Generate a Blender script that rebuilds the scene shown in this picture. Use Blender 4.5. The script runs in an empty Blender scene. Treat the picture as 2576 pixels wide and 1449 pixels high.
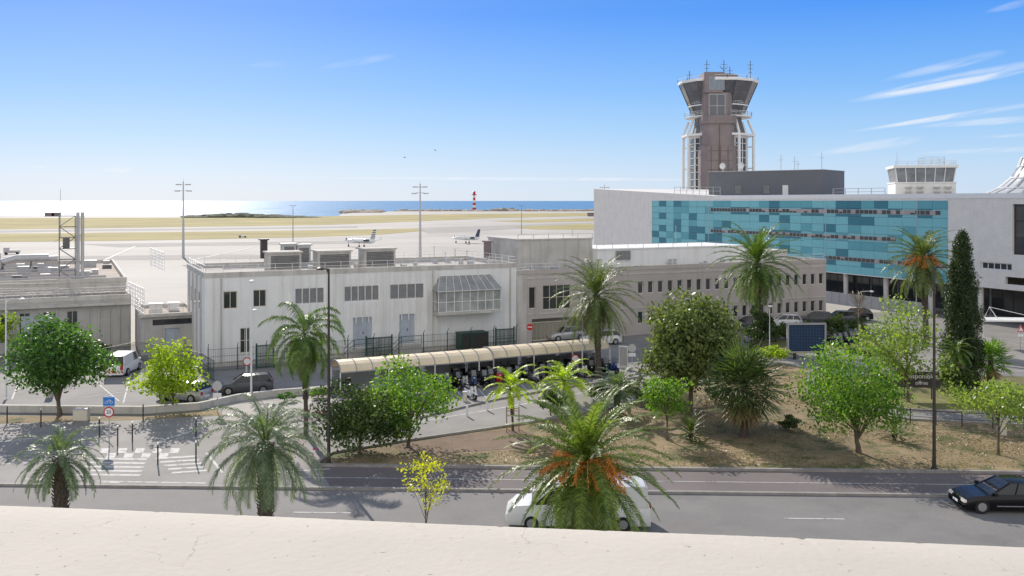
import bpy, math, random
import numpy as np
from mathutils import Vector, Matrix
R=math.radians; PI=math.pi
random.seed(4)
S=bpy.context.scene; C=S.collection
H=15.0; F=2300.0; CX=1288.0; HY=505.0
def G(px,py,z=0.0):
    Y=(H-z)*F/(py-HY); return Vector(((px-CX)/F*Y,Y,z))
def zat(py,Y): return H-(py-HY)*Y/F
def xat(px,Y): return (px-CX)/F*Y
# ---------------------------------------------------------------- mesh builder
class MB:
    def __init__(s): s.v=[]; s.f=[]; s.m=[]
    def add(s,vs,fs,mi=0):
        o=len(s.v); s.v+=[tuple(v) for v in vs]
        for f in fs: s.f.append(tuple(i+o for i in f)); s.m.append(mi)
        return s
    def box(s,x0,x1,y0,y1,z0,z1,mi=0):
        return s.add([(x0,y0,z0),(x1,y0,z0),(x1,y1,z0),(x0,y1,z0),(x0,y0,z1),(x1,y0,z1),(x1,y1,z1),(x0,y1,z1)],
          [(0,3,2,1),(4,5,6,7),(0,1,5,4),(1,2,6,5),(2,3,7,6),(3,0,4,7)],mi)
    def tube(s,pts,rad,n=6,mi=0):
        pts=[Vector(p) for p in pts]; k=len(pts)
        if not hasattr(rad,'__len__'): rad=[rad]*k
        vs=[]; fs=[]
        for i,p in enumerate(pts):
            t=(pts[min(i+1,k-1)]-pts[max(i-1,0)]).normalized()
            ref=Vector((0,0,1)) if abs(t.z)<.9 else Vector((1,0,0))
            a=t.cross(ref).normalized(); b=t.cross(a)
            for j in range(n):
                w=2*PI*j/n+PI/4; vs.append(p+(a*math.cos(w)+b*math.sin(w))*rad[i])
        for i in range(k-1):
            for j in range(n):
                q=(j+1)%n; fs.append((i*n+j,i*n+q,(i+1)*n+q,(i+1)*n+j))
        fs.append(tuple(range(n-1,-1,-1))); fs.append(tuple((k-1)*n+j for j in range(n)))
        return s.add(vs,fs,mi)
    def lathe(s,prof,n=16,c=(0,0,0),off=0,mi=0,axis='z'):
        vs=[];fs=[]
        for r,z in prof:
            for j in range(n):
                w=2*PI*j/n+off; x,y=r*math.cos(w),r*math.sin(w)
                if axis=='z': vs.append((c[0]+x,c[1]+y,c[2]+z))
                elif axis=='y': vs.append((c[0]+x,c[1]+z,c[2]+y))
                else: vs.append((c[0]+z,c[1]+x,c[2]+y))
        k=len(prof)
        for i in range(k-1):
            for j in range(n):
                q=(j+1)%n; fs.append((i*n+j,i*n+q,(i+1)*n+q,(i+1)*n+j))
        fs.append(tuple(range(n-1,-1,-1))); fs.append(tuple((k-1)*n+j for j in range(n)))
        return s.add(vs,fs,mi)
    def prism(s,poly,z0,z1,mi=0):
        n=len(poly); vs=[(p[0],p[1],z0) for p in poly]+[(p[0],p[1],z1) for p in poly]
        return s.add(vs,[tuple(range(n-1,-1,-1)),tuple(range(n,2*n))]+[(i,(i+1)%n,n+(i+1)%n,n+i) for i in range(n)],mi)
    def xz(s,poly,y0,y1,mi=0):
        n=len(poly); vs=[(p[0],y0,p[1]) for p in poly]+[(p[0],y1,p[1]) for p in poly]
        return s.add(vs,[tuple(range(n)),tuple(range(2*n-1,n-1,-1))]+[(i,n+i,n+(i+1)%n,(i+1)%n) for i in range(n)],mi)
    def sheet(s,poly,z,mi=0):
        return s.add([(p[0],p[1],z) for p in poly],[tuple(range(len(poly)))],mi)
    def ribbon(s,pts,w,z0,z1):
        pts=[Vector((p[0],p[1],0)) for p in pts]; L=[];Rr=[]
        for i,p in enumerate(pts):
            t=(pts[min(i+1,len(pts)-1)]-pts[max(i-1,0)]).normalized(); nrm=Vector((-t.y,t.x,0))*w/2
            L.append(p+nrm); Rr.append(p-nrm)
        n=len(pts)
        vs=[(p.x,p.y,z0) for p in L]+[(p.x,p.y,z1) for p in L]+[(p.x,p.y,z1) for p in Rr]+[(p.x,p.y,z0) for p in Rr]
        fs=[]
        for i in range(n-1):
            for a in range(3): fs.append((a*n+i,a*n+i+1,(a+1)*n+i+1,(a+1)*n+i))
        fs+= [(0,n,2*n,3*n),(n-1,4*n-1,3*n-1,2*n-1)]
        return s.add(vs,fs)
    def build(s,name,m,parent=None,loc=None,smooth=False,rz=None):
        me=bpy.data.meshes.new(name); me.from_pydata(s.v,[],s.f)
        ms=m if isinstance(m,(list,tuple)) else [m]
        for q in ms: me.materials.append(q)
        if len(ms)>1: me.polygons.foreach_set('material_index',s.m)
        if smooth:
            me.polygons.foreach_set('use_smooth',[True]*len(me.polygons))
            try: me.set_sharp_from_angle(angle=R(smooth if smooth is not True else 45))
            except Exception: pass
        me.update()
        o=bpy.data.objects.new(name,me); C.objects.link(o)
        if parent: o.parent=parent
        if loc is not None: o.location=loc
        if rz is not None: o.rotation_euler=(0,0,rz)
        return o
def thing(name,label,cat,loc=(0,0,0),rz=0,group=None):
    o=bpy.data.objects.new(name,None); o.empty_display_size=.3; C.objects.link(o)
    o.location=loc; o.rotation_euler=(0,0,rz); o['label']=label; o['category']=cat
    if group: o['group']=group
    return o
def tag(o,label,cat,group=None,kind=None):
    o['label']=label; o['category']=cat
    if group: o['group']=group
    if kind: o['kind']=kind
    return o
def struct(o): o['kind']='structure'; return o
def copy_tree(o,parent=None,label=None):
    c=o.copy(); C.objects.link(c)
    if parent: c.parent=parent
    if label: c['label']=label
    for ch in list(o.children): copy_tree(ch,c)
    return c
# ---------------------------------------------------------------- materials
def mat(name,col,rough=.75,var=.14,scale=.6,metal=0.,bump=0.,streak=0.,fine=0.,spec=.4,col2=None,bscale=9,bdist=.05):
    m=bpy.data.materials.new(name); m.use_nodes=True; nt=m.node_tree; N=nt.nodes; Lk=nt.links
    b=N['Principled BSDF']; b.inputs['Roughness'].default_value=rough; b.inputs['Metallic'].default_value=metal
    b.inputs['Specular IOR Level'].default_value=spec
    c=Vector(col[:3])
    if var<=0:
        b.inputs['Base Color'].default_value=(*c,1); return m
    g=N.new('ShaderNodeNewGeometry')
    n1=N.new('ShaderNodeTexNoise'); n1.inputs['Scale'].default_value=scale; n1.inputs['Detail'].default_value=6; n1.inputs['Roughness'].default_value=.65
    Lk.new(g.outputs['Position'],n1.inputs['Vector'])
    mr=N.new('ShaderNodeMapRange'); mr.inputs[1].default_value=.3; mr.inputs[2].default_value=.7
    Lk.new(n1.outputs['Fac'],mr.inputs[0])
    mx=N.new('ShaderNodeMixRGB'); mx.inputs[1].default_value=(*(c*(1-var)),1); mx.inputs[2].default_value=(*(c*(1+var)),1)
    Lk.new(mr.outputs[0],mx.inputs[0]); out=mx.outputs[0]
    if col2:
        n5=N.new('ShaderNodeTexNoise'); n5.inputs['Scale'].default_value=col2[1]; n5.inputs['Detail'].default_value=7; n5.inputs['Roughness'].default_value=.7
        Lk.new(g.outputs['Position'],n5.inputs['Vector']); r5=N.new('ShaderNodeMapRange'); r5.inputs[1].default_value=col2[2]; r5.inputs[2].default_value=col2[2]+.1; Lk.new(n5.outputs['Fac'],r5.inputs[0])
        m5=N.new('ShaderNodeMixRGB'); m5.inputs[2].default_value=(*col2[0],1); Lk.new(r5.outputs[0],m5.inputs[0]); Lk.new(out,m5.inputs[1]); out=m5.outputs[0]
    if streak>0:
        mp=N.new('ShaderNodeMapping'); mp.inputs['Scale'].default_value=(1.6,1.6,.12); Lk.new(g.outputs['Position'],mp.inputs[0])
        n2=N.new('ShaderNodeTexNoise'); n2.inputs['Scale'].default_value=1.2; n2.inputs['Detail'].default_value=5; Lk.new(mp.outputs[0],n2.inputs['Vector'])
        r2=N.new('ShaderNodeMapRange'); r2.inputs[1].default_value=.5; r2.inputs[2].default_value=.78; r2.inputs[3].default_value=0; r2.inputs[4].default_value=streak
        Lk.new(n2.outputs['Fac'],r2.inputs[0])
        m2=N.new('ShaderNodeMixRGB'); m2.inputs[2].default_value=(c.x*.4,c.y*.38,c.z*.35,1); Lk.new(r2.outputs[0],m2.inputs[0]); Lk.new(out,m2.inputs[1]); out=m2.outputs[0]
    if fine>0:
        n3=N.new('ShaderNodeTexNoise'); n3.inputs['Scale'].default_value=14; n3.inputs['Detail'].default_value=3; Lk.new(g.outputs['Position'],n3.inputs['Vector'])
        r3=N.new('ShaderNodeMapRange'); r3.inputs[1].default_value=.3;r3.inputs[2].default_value=.7; r3.inputs[3].default_value=1-fine; r3.inputs[4].default_value=1+fine
        Lk.new(n3.outputs['Fac'],r3.inputs[0])
        m3=N.new('ShaderNodeVectorMath'); m3.operation='SCALE'; Lk.new(out,m3.inputs[0]); Lk.new(r3.outputs[0],m3.inputs['Scale']); out=m3.outputs[0]
    Lk.new(out,b.inputs['Base Color'])
    if bump>0:
        n4=N.new('ShaderNodeTexNoise'); n4.inputs['Scale'].default_value=bscale; n4.inputs['Detail'].default_value=6; Lk.new(g.outputs['Position'],n4.inputs['Vector'])
        bp=N.new('ShaderNodeBump'); bp.inputs['Strength'].default_value=bump; bp.inputs['Distance'].default_value=bdist
        Lk.new(n4.outputs['Fac'],bp.inputs['Height']); Lk.new(bp.outputs[0],b.inputs['Normal'])
    return m
def leafmat(name,c1,c2,tr=.4):
    m=bpy.data.materials.new(name); m.use_nodes=True; nt=m.node_tree; N=nt.nodes; Lk=nt.links
    b=N['Principled BSDF']; b.inputs['Roughness'].default_value=.42; b.inputs['Specular IOR Level'].default_value=.45
    g=N.new('ShaderNodeNewGeometry'); n=N.new('ShaderNodeTexNoise'); n.inputs['Scale'].default_value=1.1; n.inputs['Detail'].default_value=3
    Lk.new(g.outputs['Position'],n.inputs['Vector'])
    ad=N.new('ShaderNodeMath'); ad.operation='ADD'; Lk.new(g.outputs['Random Per Island'],ad.inputs[0]); Lk.new(n.outputs['Fac'],ad.inputs[1])
    mr=N.new('ShaderNodeMapRange'); mr.inputs[1].default_value=.45; mr.inputs[2].default_value=1.45; Lk.new(ad.outputs[0],mr.inputs[0])
    mx=N.new('ShaderNodeMixRGB'); mx.inputs[1].default_value=(*c1,1); mx.inputs[2].default_value=(*c2,1); Lk.new(mr.outputs[0],mx.inputs[0])
    Lk.new(mx.outputs[0],b.inputs['Base Color'])
    t=N.new('ShaderNodeBsdfTranslucent'); sc=N.new('ShaderNodeVectorMath'); sc.operation='MULTIPLY'; sc.inputs[1].default_value=(1.45,1.6,.5)
    Lk.new(mx.outputs[0],sc.inputs[0]); Lk.new(sc.outputs[0],t.inputs[0])
    ms=N.new('ShaderNodeMixShader'); ms.inputs[0].default_value=tr; Lk.new(b.outputs[0],ms.inputs[1]); Lk.new(t.outputs[0],ms.inputs[2])
    Lk.new(ms.outputs[0],N['Material Output'].inputs[0])
    return m
M={}
M['apron']=mat('apron_concrete',(.43,.40,.36),.85,.16,.02,fine=.04)
M['asphalt']=mat('asphalt',(.215,.203,.195),.85,.14,.25,bump=.2,fine=.1,col2=((.18,.17,.165),.12,.55))
M['asphalt_side']=mat('side_road_asphalt',(.27,.255,.24),.85,.16,.25,bump=.2,fine=.1,col2=((.21,.20,.19),.18,.55))
M['asphalt_lot']=mat('lot_asphalt',(.235,.225,.215),.85,.2,.3,bump=.2,fine=.1)
M['asphalt_red']=mat('bus_lane_asphalt',(.17,.145,.14),.85,.14,.3,bump=.2,fine=.08)
M['pave']=mat('pavement_concrete',(.38,.355,.32),.85,.15,.5,fine=.08)
M['kerb']=mat('kerb_stone',(.30,.28,.26),.8,.25,1.5)
M['paint']=mat('worn_road_paint',(.56,.55,.53),.8,.12,3.,col2=((.27,.255,.24),2.2,.52))
M['drygrass']=mat('dry_grass_soil',(.27,.20,.115),.95,.3,.5,bump=.6,fine=.28,col2=((.105,.115,.042),.42,.50))
M['soil']=mat('brown_soil',(.21,.145,.105),.95,.2,.8,bump=.4,fine=.2)
M['airgrass']=mat('airfield_grass',(.36,.30,.115),.95,.25,.02)
M['lawn']=mat('green_lawn',(.19,.18,.07),.95,.4,.3,bump=.4,fine=.2)
M['white']=mat('white_render',(.81,.805,.785),.8,.05,.5,streak=.2,fine=.03)
M['greywall']=mat('grey_render',(.48,.465,.44),.85,.10,.5,streak=.35,fine=.04)
M['taupe']=mat('taupe_render',(.49,.445,.415),.85,.06,.4,streak=.15,fine=.03)
M['conc']=mat('raw_concrete',(.55,.525,.48),.85,.15,.6,streak=.4,fine=.05)
M['tblwhite']=mat('pale_concrete_cladding',(.74,.71,.67),.75,.06,.8,streak=.12,fine=.14)
M['roof']=mat('roof_membrane',(.43,.40,.365),.9,.22,.35,fine=.06)
M['roofrust']=mat('stained_roof',(.39,.33,.28),.9,.3,.4,fine=.08)
M['metal']=mat('galvanised_metal',(.50,.50,.50),.5,.1,2,metal=.3)
M['whitemetal']=mat('white_painted_metal',(.78,.78,.77),.5,.05,2)
M['darkmetal']=mat('dark_painted_metal',(.05,.042,.038),.5,.1,2)
M['steel']=mat('weathered_steel',(.16,.155,.15),.6,.2,2)
M['green_metal']=mat('dark_green_metal',(.025,.065,.05),.5,.15,2)
M['louvre']=mat('louvre_slats',(.36,.36,.36),.6,.1,2)
M['winframe']=mat('grey_aluminium_frame',(.42,.45,.46),.5,.08,2)
M['glass']=mat('dark_glass',(.045,.05,.055),.08,.3,.5,spec=.6)
M['carglass']=mat('car_glass',(.02,.022,.025),.05,0,spec=.6)
M['frame']=mat('window_frame_cream',(.66,.61,.48),.6,.06,2)
M['bluedoor']=mat('pale_blue_door',(.44,.49,.55),.6,.08,2,streak=.3)
M['penthouse']=mat('slate_grey_cladding',(.15,.158,.175),.65,.06,.4)
M['turq1']=mat('turquoise_panel',(.20,.50,.55),.35,.05,.2,spec=.3)
M['turq2']=mat('mid_teal_panel',(.12,.37,.43),.35,.05,.2,spec=.3)
M['turq3']=mat('dark_teal_panel',(.05,.20,.26),.35,.05,.2,spec=.3)
M['brownpanel']=mat('grey_brown_blind',(.40,.35,.33),.6,.1,1)
M['towerbrown']=mat('mauve_brown_cladding',(.235,.195,.195),.65,.14,.3,streak=.25)
M['canopy']=mat('cream_canopy_sheet',(.82,.68,.47),.5,.1,1.2)
M['tyre']=mat('tyre_rubber',(.02,.02,.02),.85,.1,4)
M['rim']=mat('alloy_rim',(.45,.45,.46),.35,.05,4,metal=.7)
M['carblack']=mat('black_car_paint',(.01,.01,.012),.12,0,spec=.35)
M['carwhite']=mat('white_car_paint',(.78,.78,.78),.25,.03,2)
M['cargrey']=mat('grey_car_paint',(.09,.095,.105),.25,.03,2)
M['carsilver']=mat('silver_car_paint',(.48,.48,.49),.25,.03,2,metal=.3)
M['carblue']=mat('blue_scooter_paint',(.03,.06,.16),.25,0)
M['screenplastic']=mat('tinted_windscreen',(.16,.17,.18),.2,0)
M['red']=mat('red_paint',(.55,.03,.03),.5,.05,3)
M['blue']=mat('sign_blue',(.02,.20,.60),.5,.03,3)
M['signwhite']=mat('sign_white',(.8,.8,.8),.5,.03,3)
M['signback']=mat('sign_back_grey',(.5,.5,.5),.5,.03,3)
M['lamp']=mat('lamp_glass',(.8,.78,.7),.3,0)
M['tail']=mat('tail_light_red',(.4,.02,.02),.3,0)
M['seat']=mat('black_vinyl',(.02,.02,.02),.5,.1,4)
M['bark']=mat('bark',(.14,.11,.08),.9,.35,4,bump=.6)
M['palmbark']=mat('palm_bark',(.10,.08,.065),.95,.5,9,bump=1.)
M['wood']=mat('stake_wood',(.34,.2,.11),.8,.15,4)
M['skin']=mat('skin',(.45,.28,.2),.6,.05,4)
M['cloth1']=mat('dark_cloth',(.03,.035,.05),.9,.1,4)
M['cloth2']=mat('pale_cloth',(.5,.5,.52),.9,.1,4)
M['orange']=mat('orange_fruit_stalk',(.70,.27,.05),.7,.3,6)
M['rock']=mat('breakwater_rock',(.34,.29,.23),.9,.3,.1)
M['scrub']=mat('dark_scrub',(.10,.11,.07),.95,.4,.05)
L={}
L['green']=leafmat('leaves_green',(.03,.08,.022),(.12,.24,.055),.45)
L['lime']=leafmat('leaves_lime',(.16,.24,.02),(.40,.50,.05),.5)
L['yellow']=leafmat('leaves_yellow',(.38,.39,.02),(.66,.62,.05),.5)
L['olive']=leafmat('leaves_olive',(.05,.085,.022),(.28,.32,.11),.3)
L['dark']=leafmat('leaves_dark',(.018,.042,.014),(.075,.115,.035),.28)
L['cypress']=leafmat('leaves_cypress',(.022,.045,.018),(.07,.10,.035),.2)
L['bush']=leafmat('leaves_bush',(.03,.065,.018),(.13,.18,.055),.35)
L['pale']=leafmat('leaves_pale',(.12,.19,.045),(.31,.39,.11),.45)
L['bright']=leafmat('leaves_bright',(.06,.15,.022),(.22,.35,.055),.5)
L['palm']=leafmat('palm_green',(.045,.09,.022),(.17,.25,.06),.38)
L['palmbig']=leafmat('palm_yellow_green',(.05,.09,.02),(.24,.31,.07),.42)
L['palmgrey']=leafmat('palm_greygreen',(.065,.105,.06),(.22,.28,.165),.32)
L['palmolive']=leafmat('palm_olive',(.06,.09,.03),(.20,.24,.09),.35)
L['palmlime']=leafmat('palm_lime',(.24,.36,.03),(.50,.58,.06),.5)
L['magenta']=leafmat('magenta_flowers',(.3,.02,.10),(.5,.05,.2),.4)
L['straw']=leafmat('dead_frond_straw',(.18,.12,.06),(.42,.30,.16),.3)
L['grass']=leafmat('grass_blades',(.12,.12,.045),(.34,.26,.13),.3)
def ledgemat():
    m=mat('ledge_render',(.60,.545,.465),.9,.05,2.2,bump=.55,bscale=55,bdist=.0022); nt=m.node_tree; N=nt.nodes; Lk=nt.links; b=N['Principled BSDF']
    src=b.inputs['Base Color'].links[0].from_socket
    g=N.new('ShaderNodeNewGeometry')
    nz=N.new('ShaderNodeTexNoise'); nz.inputs['Scale'].default_value=7; nz.inputs['Detail'].default_value=8; Lk.new(g.outputs['Position'],nz.inputs['Vector'])
    ad=N.new('ShaderNodeMixRGB'); ad.blend_type='ADD'; ad.inputs[0].default_value=.28; Lk.new(g.outputs['Position'],ad.inputs[1]); Lk.new(nz.outputs['Color'],ad.inputs[2])
    v=N.new('ShaderNodeTexVoronoi'); v.feature='DISTANCE_TO_EDGE'; v.inputs['Scale'].default_value=2.6; Lk.new(ad.outputs[0],v.inputs['Vector'])
    r=N.new('ShaderNodeMapRange'); r.inputs[1].default_value=.0; r.inputs[2].default_value=.005; r.inputs[3].default_value=1; r.inputs[4].default_value=0; Lk.new(v.outputs['Distance'],r.inputs[0])
    n2=N.new('ShaderNodeTexNoise'); n2.inputs['Scale'].default_value=3.1; Lk.new(g.outputs['Position'],n2.inputs['Vector']); r2=N.new('ShaderNodeMapRange'); r2.inputs[1].default_value=.52; r2.inputs[2].default_value=.64; Lk.new(n2.outputs['Fac'],r2.inputs[0])
    mu=N.new('ShaderNodeMath'); mu.operation='MULTIPLY'; Lk.new(r.outputs[0],mu.inputs[0]); Lk.new(r2.outputs[0],mu.inputs[1])
    n3=N.new('ShaderNodeTexNoise'); n3.inputs['Scale'].default_value=70; n3.inputs['Detail'].default_value=2; Lk.new(g.outputs['Position'],n3.inputs['Vector']); r3=N.new('ShaderNodeMapRange'); r3.inputs[1].default_value=.71; r3.inputs[2].default_value=.75; Lk.new(n3.outputs['Fac'],r3.inputs[0])
    mxx=N.new('ShaderNodeMath'); mxx.operation='MAXIMUM'; Lk.new(mu.outputs[0],mxx.inputs[0]); Lk.new(r3.outputs[0],mxx.inputs[1])
    m4=N.new('ShaderNodeMath'); m4.operation='MULTIPLY'; m4.inputs[1].default_value=.6; Lk.new(mxx.outputs[0],m4.inputs[0])
    mc=N.new('ShaderNodeMixRGB'); mc.inputs[2].default_value=(.14,.11,.08,1); Lk.new(m4.outputs[0],mc.inputs[0]); Lk.new(src,mc.inputs[1]); Lk.new(mc.outputs[0],b.inputs['Base Color'])
    return m
M['ledge']=ledgemat()
# ---------------------------------------------------------------- world, sun, camera
AZ=-23.; EL=29.
w=bpy.data.worlds.new("World"); S.world=w; w.use_nodes=True; nt=w.node_tree; N=nt.nodes; Lk=nt.links
bg=N['Background']; bg.inputs[1].default_value=.1
sky=N.new('ShaderNodeTexSky'); sky.sky_type='NISHITA'; sky.sun_disc=False; sky.sun_elevation=R(EL); sky.sun_rotation=R(AZ)
tc=N.new('ShaderNodeTexCoord'); sp=N.new('ShaderNodeSeparateXYZ'); Lk.new(tc.outputs['Generated'],sp.inputs[0])
ramp=N.new('ShaderNodeValToRGB'); Lk.new(sp.outputs[2],ramp.inputs[0]); cr=ramp.color_ramp
stops=[(0,(.64,.78,.95)),(.03,(.55,.745,.98)),(.07,(.37,.64,.99)),(.12,(.20,.50,1.0)),(.20,(.05,.31,.98)),(.38,(.12,.28,.70)),(.7,(.20,.29,.48)),(1,(.22,.30,.46))]
while len(cr.elements)<len(stops): cr.elements.new(.5)
for e,(p,c) in zip(cr.elements,stops): e.position=p; e.color=(*c,1)
sc=N.new('ShaderNodeVectorMath'); sc.operation='SCALE'; sc.inputs['Scale'].default_value=10; Lk.new(ramp.outputs[0],sc.inputs[0])
mxs=N.new('ShaderNodeMixRGB'); mxs.inputs[0].default_value=.88; Lk.new(sky.outputs[0],mxs.inputs[1]); Lk.new(sc.outputs[0],mxs.inputs[2])
def mth(op,a,b=None,c=None,clamp=False):
    n=N.new('ShaderNodeMath'); n.operation=op; n.use_clamp=clamp
    for i,x in enumerate((a,b,c)):
        if x is None: continue
        if isinstance(x,(int,float)): n.inputs[i].default_value=x
        else: Lk.new(x,n.inputs[i])
    return n.outputs[0]
# unseen pale fill added to the sky behind the camera, brightens the facades
mxb=N.new('ShaderNodeMixRGB'); mxb.inputs[2].default_value=(11.3,11.0,10.6,1); Lk.new(mth('MULTIPLY',mth('MULTIPLY',mth('SUBTRACT',0,sp.outputs[1]),1.6,clamp=True),.88),mxb.inputs[0]); Lk.new(mxs.outputs[0],mxb.inputs[1])
yy=mth('MAXIMUM',sp.outputs[1],.05); U=mth('DIVIDE',sp.outputs[0],yy); V=mth('DIVIDE',sp.outputs[2],yy)
tot=None
for (x0,y0,x1,y1,th,st) in [(2150,252,2620,160,20,1.),(2230,200,2520,132,15,.5),(2150,330,2620,258,9,.75),(2320,318,2620,296,11,.55),(2050,388,2320,348,15,.45),
        (2300,386,2640,372,8,.5),(2480,30,2600,0,12,.3),(740,447,1760,452,5,.7),(600,447,670,449,8,.7),(255,428,330,427,8,.8),(800,172,990,140,12,.22),(620,165,720,160,10,.12),(70,421,120,421,4,.5),(2440,345,2640,338,6,.4)]:
    cu=((x0+x1)/2-CX)/F; cv=(HY-(y0+y1)/2)/F; du=(x1-x0)/F; dv=(y0-y1)/F; ln=math.hypot(du,dv); a=math.atan2(dv,du)
    dx=mth('SUBTRACT',U,cu); dy=mth('SUBTRACT',V,cv)
    p=mth('ADD',mth('MULTIPLY',dx,math.cos(a)/(ln/2)),mth('MULTIPLY',dy,math.sin(a)/(ln/2)))
    t=th/F
    q=mth('ADD',mth('MULTIPLY',dx,-math.sin(a)/t),mth('MULTIPLY',dy,math.cos(a)/t))
    q=mth('MULTIPLY',q,mth('ADD',1.25,mth('MULTIPLY',p,-.35)))
    d=mth('ADD',mth('MULTIPLY',p,p),mth('MULTIPLY',q,q))
    v=mth('MULTIPLY',mth('SUBTRACT',1.25,d,clamp=True),st)
    tot=v if tot is None else mth('MAXIMUM',tot,v)
cmb=N.new('ShaderNodeCombineXYZ'); ang=R(12)
Lk.new(mth('ADD',mth('MULTIPLY',U,math.cos(ang)*14),mth('MULTIPLY',V,math.sin(ang)*14)),cmb.inputs[0])
Lk.new(mth('ADD',mth('MULTIPLY',U,-math.sin(ang)*110),mth('MULTIPLY',V,math.cos(ang)*110)),cmb.inputs[1])
cn=N.new('ShaderNodeTexNoise'); cn.inputs['Scale'].default_value=1; cn.inputs['Detail'].default_value=7; cn.inputs['Distortion'].default_value=.6; Lk.new(cmb.outputs[0],cn.inputs['Vector'])
cm=mth('MULTIPLY',tot,mth('MULTIPLY',mth('SUBTRACT',cn.outputs['Fac'],.28,clamp=True),2.6,clamp=True),clamp=True)
cm=mth('MULTIPLY',cm,mth('GREATER_THAN',sp.outputs[1],.05))
mxc=N.new('ShaderNodeMixRGB'); mxc.inputs[2].default_value=(9.0,9.3,9.8,1); Lk.new(mth('MULTIPLY',cm,.9),mxc.inputs[0]); Lk.new(mxb.outputs[0],mxc.inputs[1])
Lk.new(mxc.outputs[0],bg.inputs[0])
sd=Vector((math.sin(R(AZ))*math.cos(R(EL)),math.cos(R(AZ))*math.cos(R(EL)),math.sin(R(EL))))
sl=bpy.data.lights.new('sun','SUN'); sl.energy=5.0; sl.angle=R(.5); sl.color=(1,.925,.82)
so=bpy.data.objects.new('sun',sl); C.objects.link(so); so.rotation_euler=(-sd).to_track_quat('-Z','Y').to_euler(); so.location=(0,0,80)
cam=bpy.data.cameras.new('camera'); co=bpy.data.objects.new('camera',cam); C.objects.link(co); co.location=(0,0,H); co.rotation_euler=(R(90),0,0)
cam.sensor_width=36; cam.lens=F/2576*36; cam.shift_y=-(724.5-HY)/2576; cam.clip_start=.1; cam.clip_end=90000; S.camera=co
S.view_settings.view_transform='Standard'; S.view_settings.look='None'; S.view_settings.exposure=0
# ---------------------------------------------------------------- ground
def gp(pts): return [G(*p) for p in pts]
def sheet(name,pts,z,m): return struct(MB().sheet([(p.x,p.y) for p in gp(pts)],z).build(name,m))
g=MB(); far=[(9000,530),(1490,530),(1300,530.5),(1000,531.5),(905,533),(862,538),(850,543),(800,544.5),(620,543),(0,543),(-9000,543)]
g.sheet([(-4200,-60),(8000,-60)]+[(p.x,p.y) for p in gp(far)],0); struct(g.build('ground',M['apron']))
wm=bpy.data.materials.new('sea_water'); wm.use_nodes=True; n_=wm.node_tree.nodes; l_=wm.node_tree.links; b_=n_['Principled BSDF']
b_.inputs['Base Color'].default_value=(.05,.19,.34,1); b_.inputs['Roughness'].default_value=.26; b_.inputs['Specular IOR Level'].default_value=.16
ge=n_.new('ShaderNodeNewGeometry'); mp=n_.new('ShaderNodeMapping'); mp.inputs['Scale'].default_value=(.004,.0015,1); l_.new(ge.outputs['Position'],mp.inputs[0])
nn=n_.new('ShaderNodeTexNoise'); nn.inputs['Scale'].default_value=3; nn.inputs['Detail'].default_value=9; l_.new(mp.outputs[0],nn.inputs['Vector'])
bp=n_.new('ShaderNodeBump'); bp.inputs['Strength'].default_value=1; bp.inputs['Distance'].default_value=6; l_.new(nn.outputs['Fac'],bp.inputs['Height']); l_.new(bp.outputs[0],b_.inputs['Normal'])
struct(MB().sheet([(-60000,600),(60000,600),(60000,80000),(-60000,80000)],-1.).build('sea',wm))
for i,pts in enumerate([
  [(-3000,548),(0,549),(480,548),(900,543),(1180,538),(1480,536),(2200,536),(2200,541),(1480,543),(1240,549),(1100,555),(820,566),(460,571),(0,577),(-3000,590)],
  [(-3000,603),(0,588),(420,584),(760,580),(1040,575),(1075,580),(960,590),(760,597),(420,604),(0,609),(-3000,625)],
  [(1290,571),(1480,563),(2000,562),(2000,576),(1480,578),(1340,577)],
  [(1230,556),(1480,549),(2000,548),(2000,556),(1480,557),(1330,560)]]):
    sheet('grass_strip',pts,.05,M['airgrass'])
mk=MB()
def line(mb,a,b,w,z):
    a=Vector(a);b=Vector(b);t=(b-a).normalized();n=Vector((-t.y,t.x,0))*w/2
    mb.sheet([(a+n)[:2],(a-n)[:2],(b-n)[:2],(b+n)[:2]],z)
for a,b in [((0,628),(560,612)),((60,650),(200,622)),((90,640),(140,690)),((480,655),(640,622)),((1020,590),(1490,600)),((1080,612),(1480,590)),((540,640),(1100,606)),((1210,640),(1420,604)),((0,582),(900,572)),((640,600),(1500,586)),((250,660),(340,620))]:
    line(mk,G(*a),G(*b),.55,.06)
struct(mk.build('apron_markings',mat('apron_paint',(.75,.73,.68),.8,.1,1)))
txm=mat('taxiway_asphalt',(.33,.31,.285),.9,.12,.05)
for pts in [[(-200,660),(700,650),(640,640),(-200,648)],[(300,622),(900,612),(880,606),(200,614)],[(1080,588),(1490,566),(1490,560),(1040,574)],[(-3000,585),(0,580),(900,569),(900,573),(0,585),(-3000,597)]]:
    sheet('taxiway',pts,.03,txm)
sm=MB(); rng=random.Random(3)
for i in range(170):
    px=rng.uniform(470,800); Y=rng.uniform(800,860); r=rng.uniform(5,14)*(1-.6*abs((px-600)/220)); h=rng.uniform(.5,1.)*max(.6,4.0*(1-abs((px-600)/215)))
    sm.lathe([(r,-1),(r*.9,h*.5),(r*.4,h)],7,(xat(px,Y),Y,0),off=rng.random())
tag(sm.build('scrub',M['scrub']),'dark green scrub on the shore beyond the runway','scrub',kind='stuff')
sm=MB()
for i in range(260):
    px=rng.choice([rng.uniform(862,960),rng.uniform(1000,1490)]); Y=rng.uniform(1150,1330) if px<960 else rng.uniform(1300,1370); r=rng.uniform(4,12); h=rng.uniform(.8,3.)
    if px>1240 and px<1300: h*=1.8
    sm.lathe([(r,-1),(r*.8,h*.6),(r*.3,h)],5,(xat(px,Y),Y,0),off=rng.random()*3)
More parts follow.
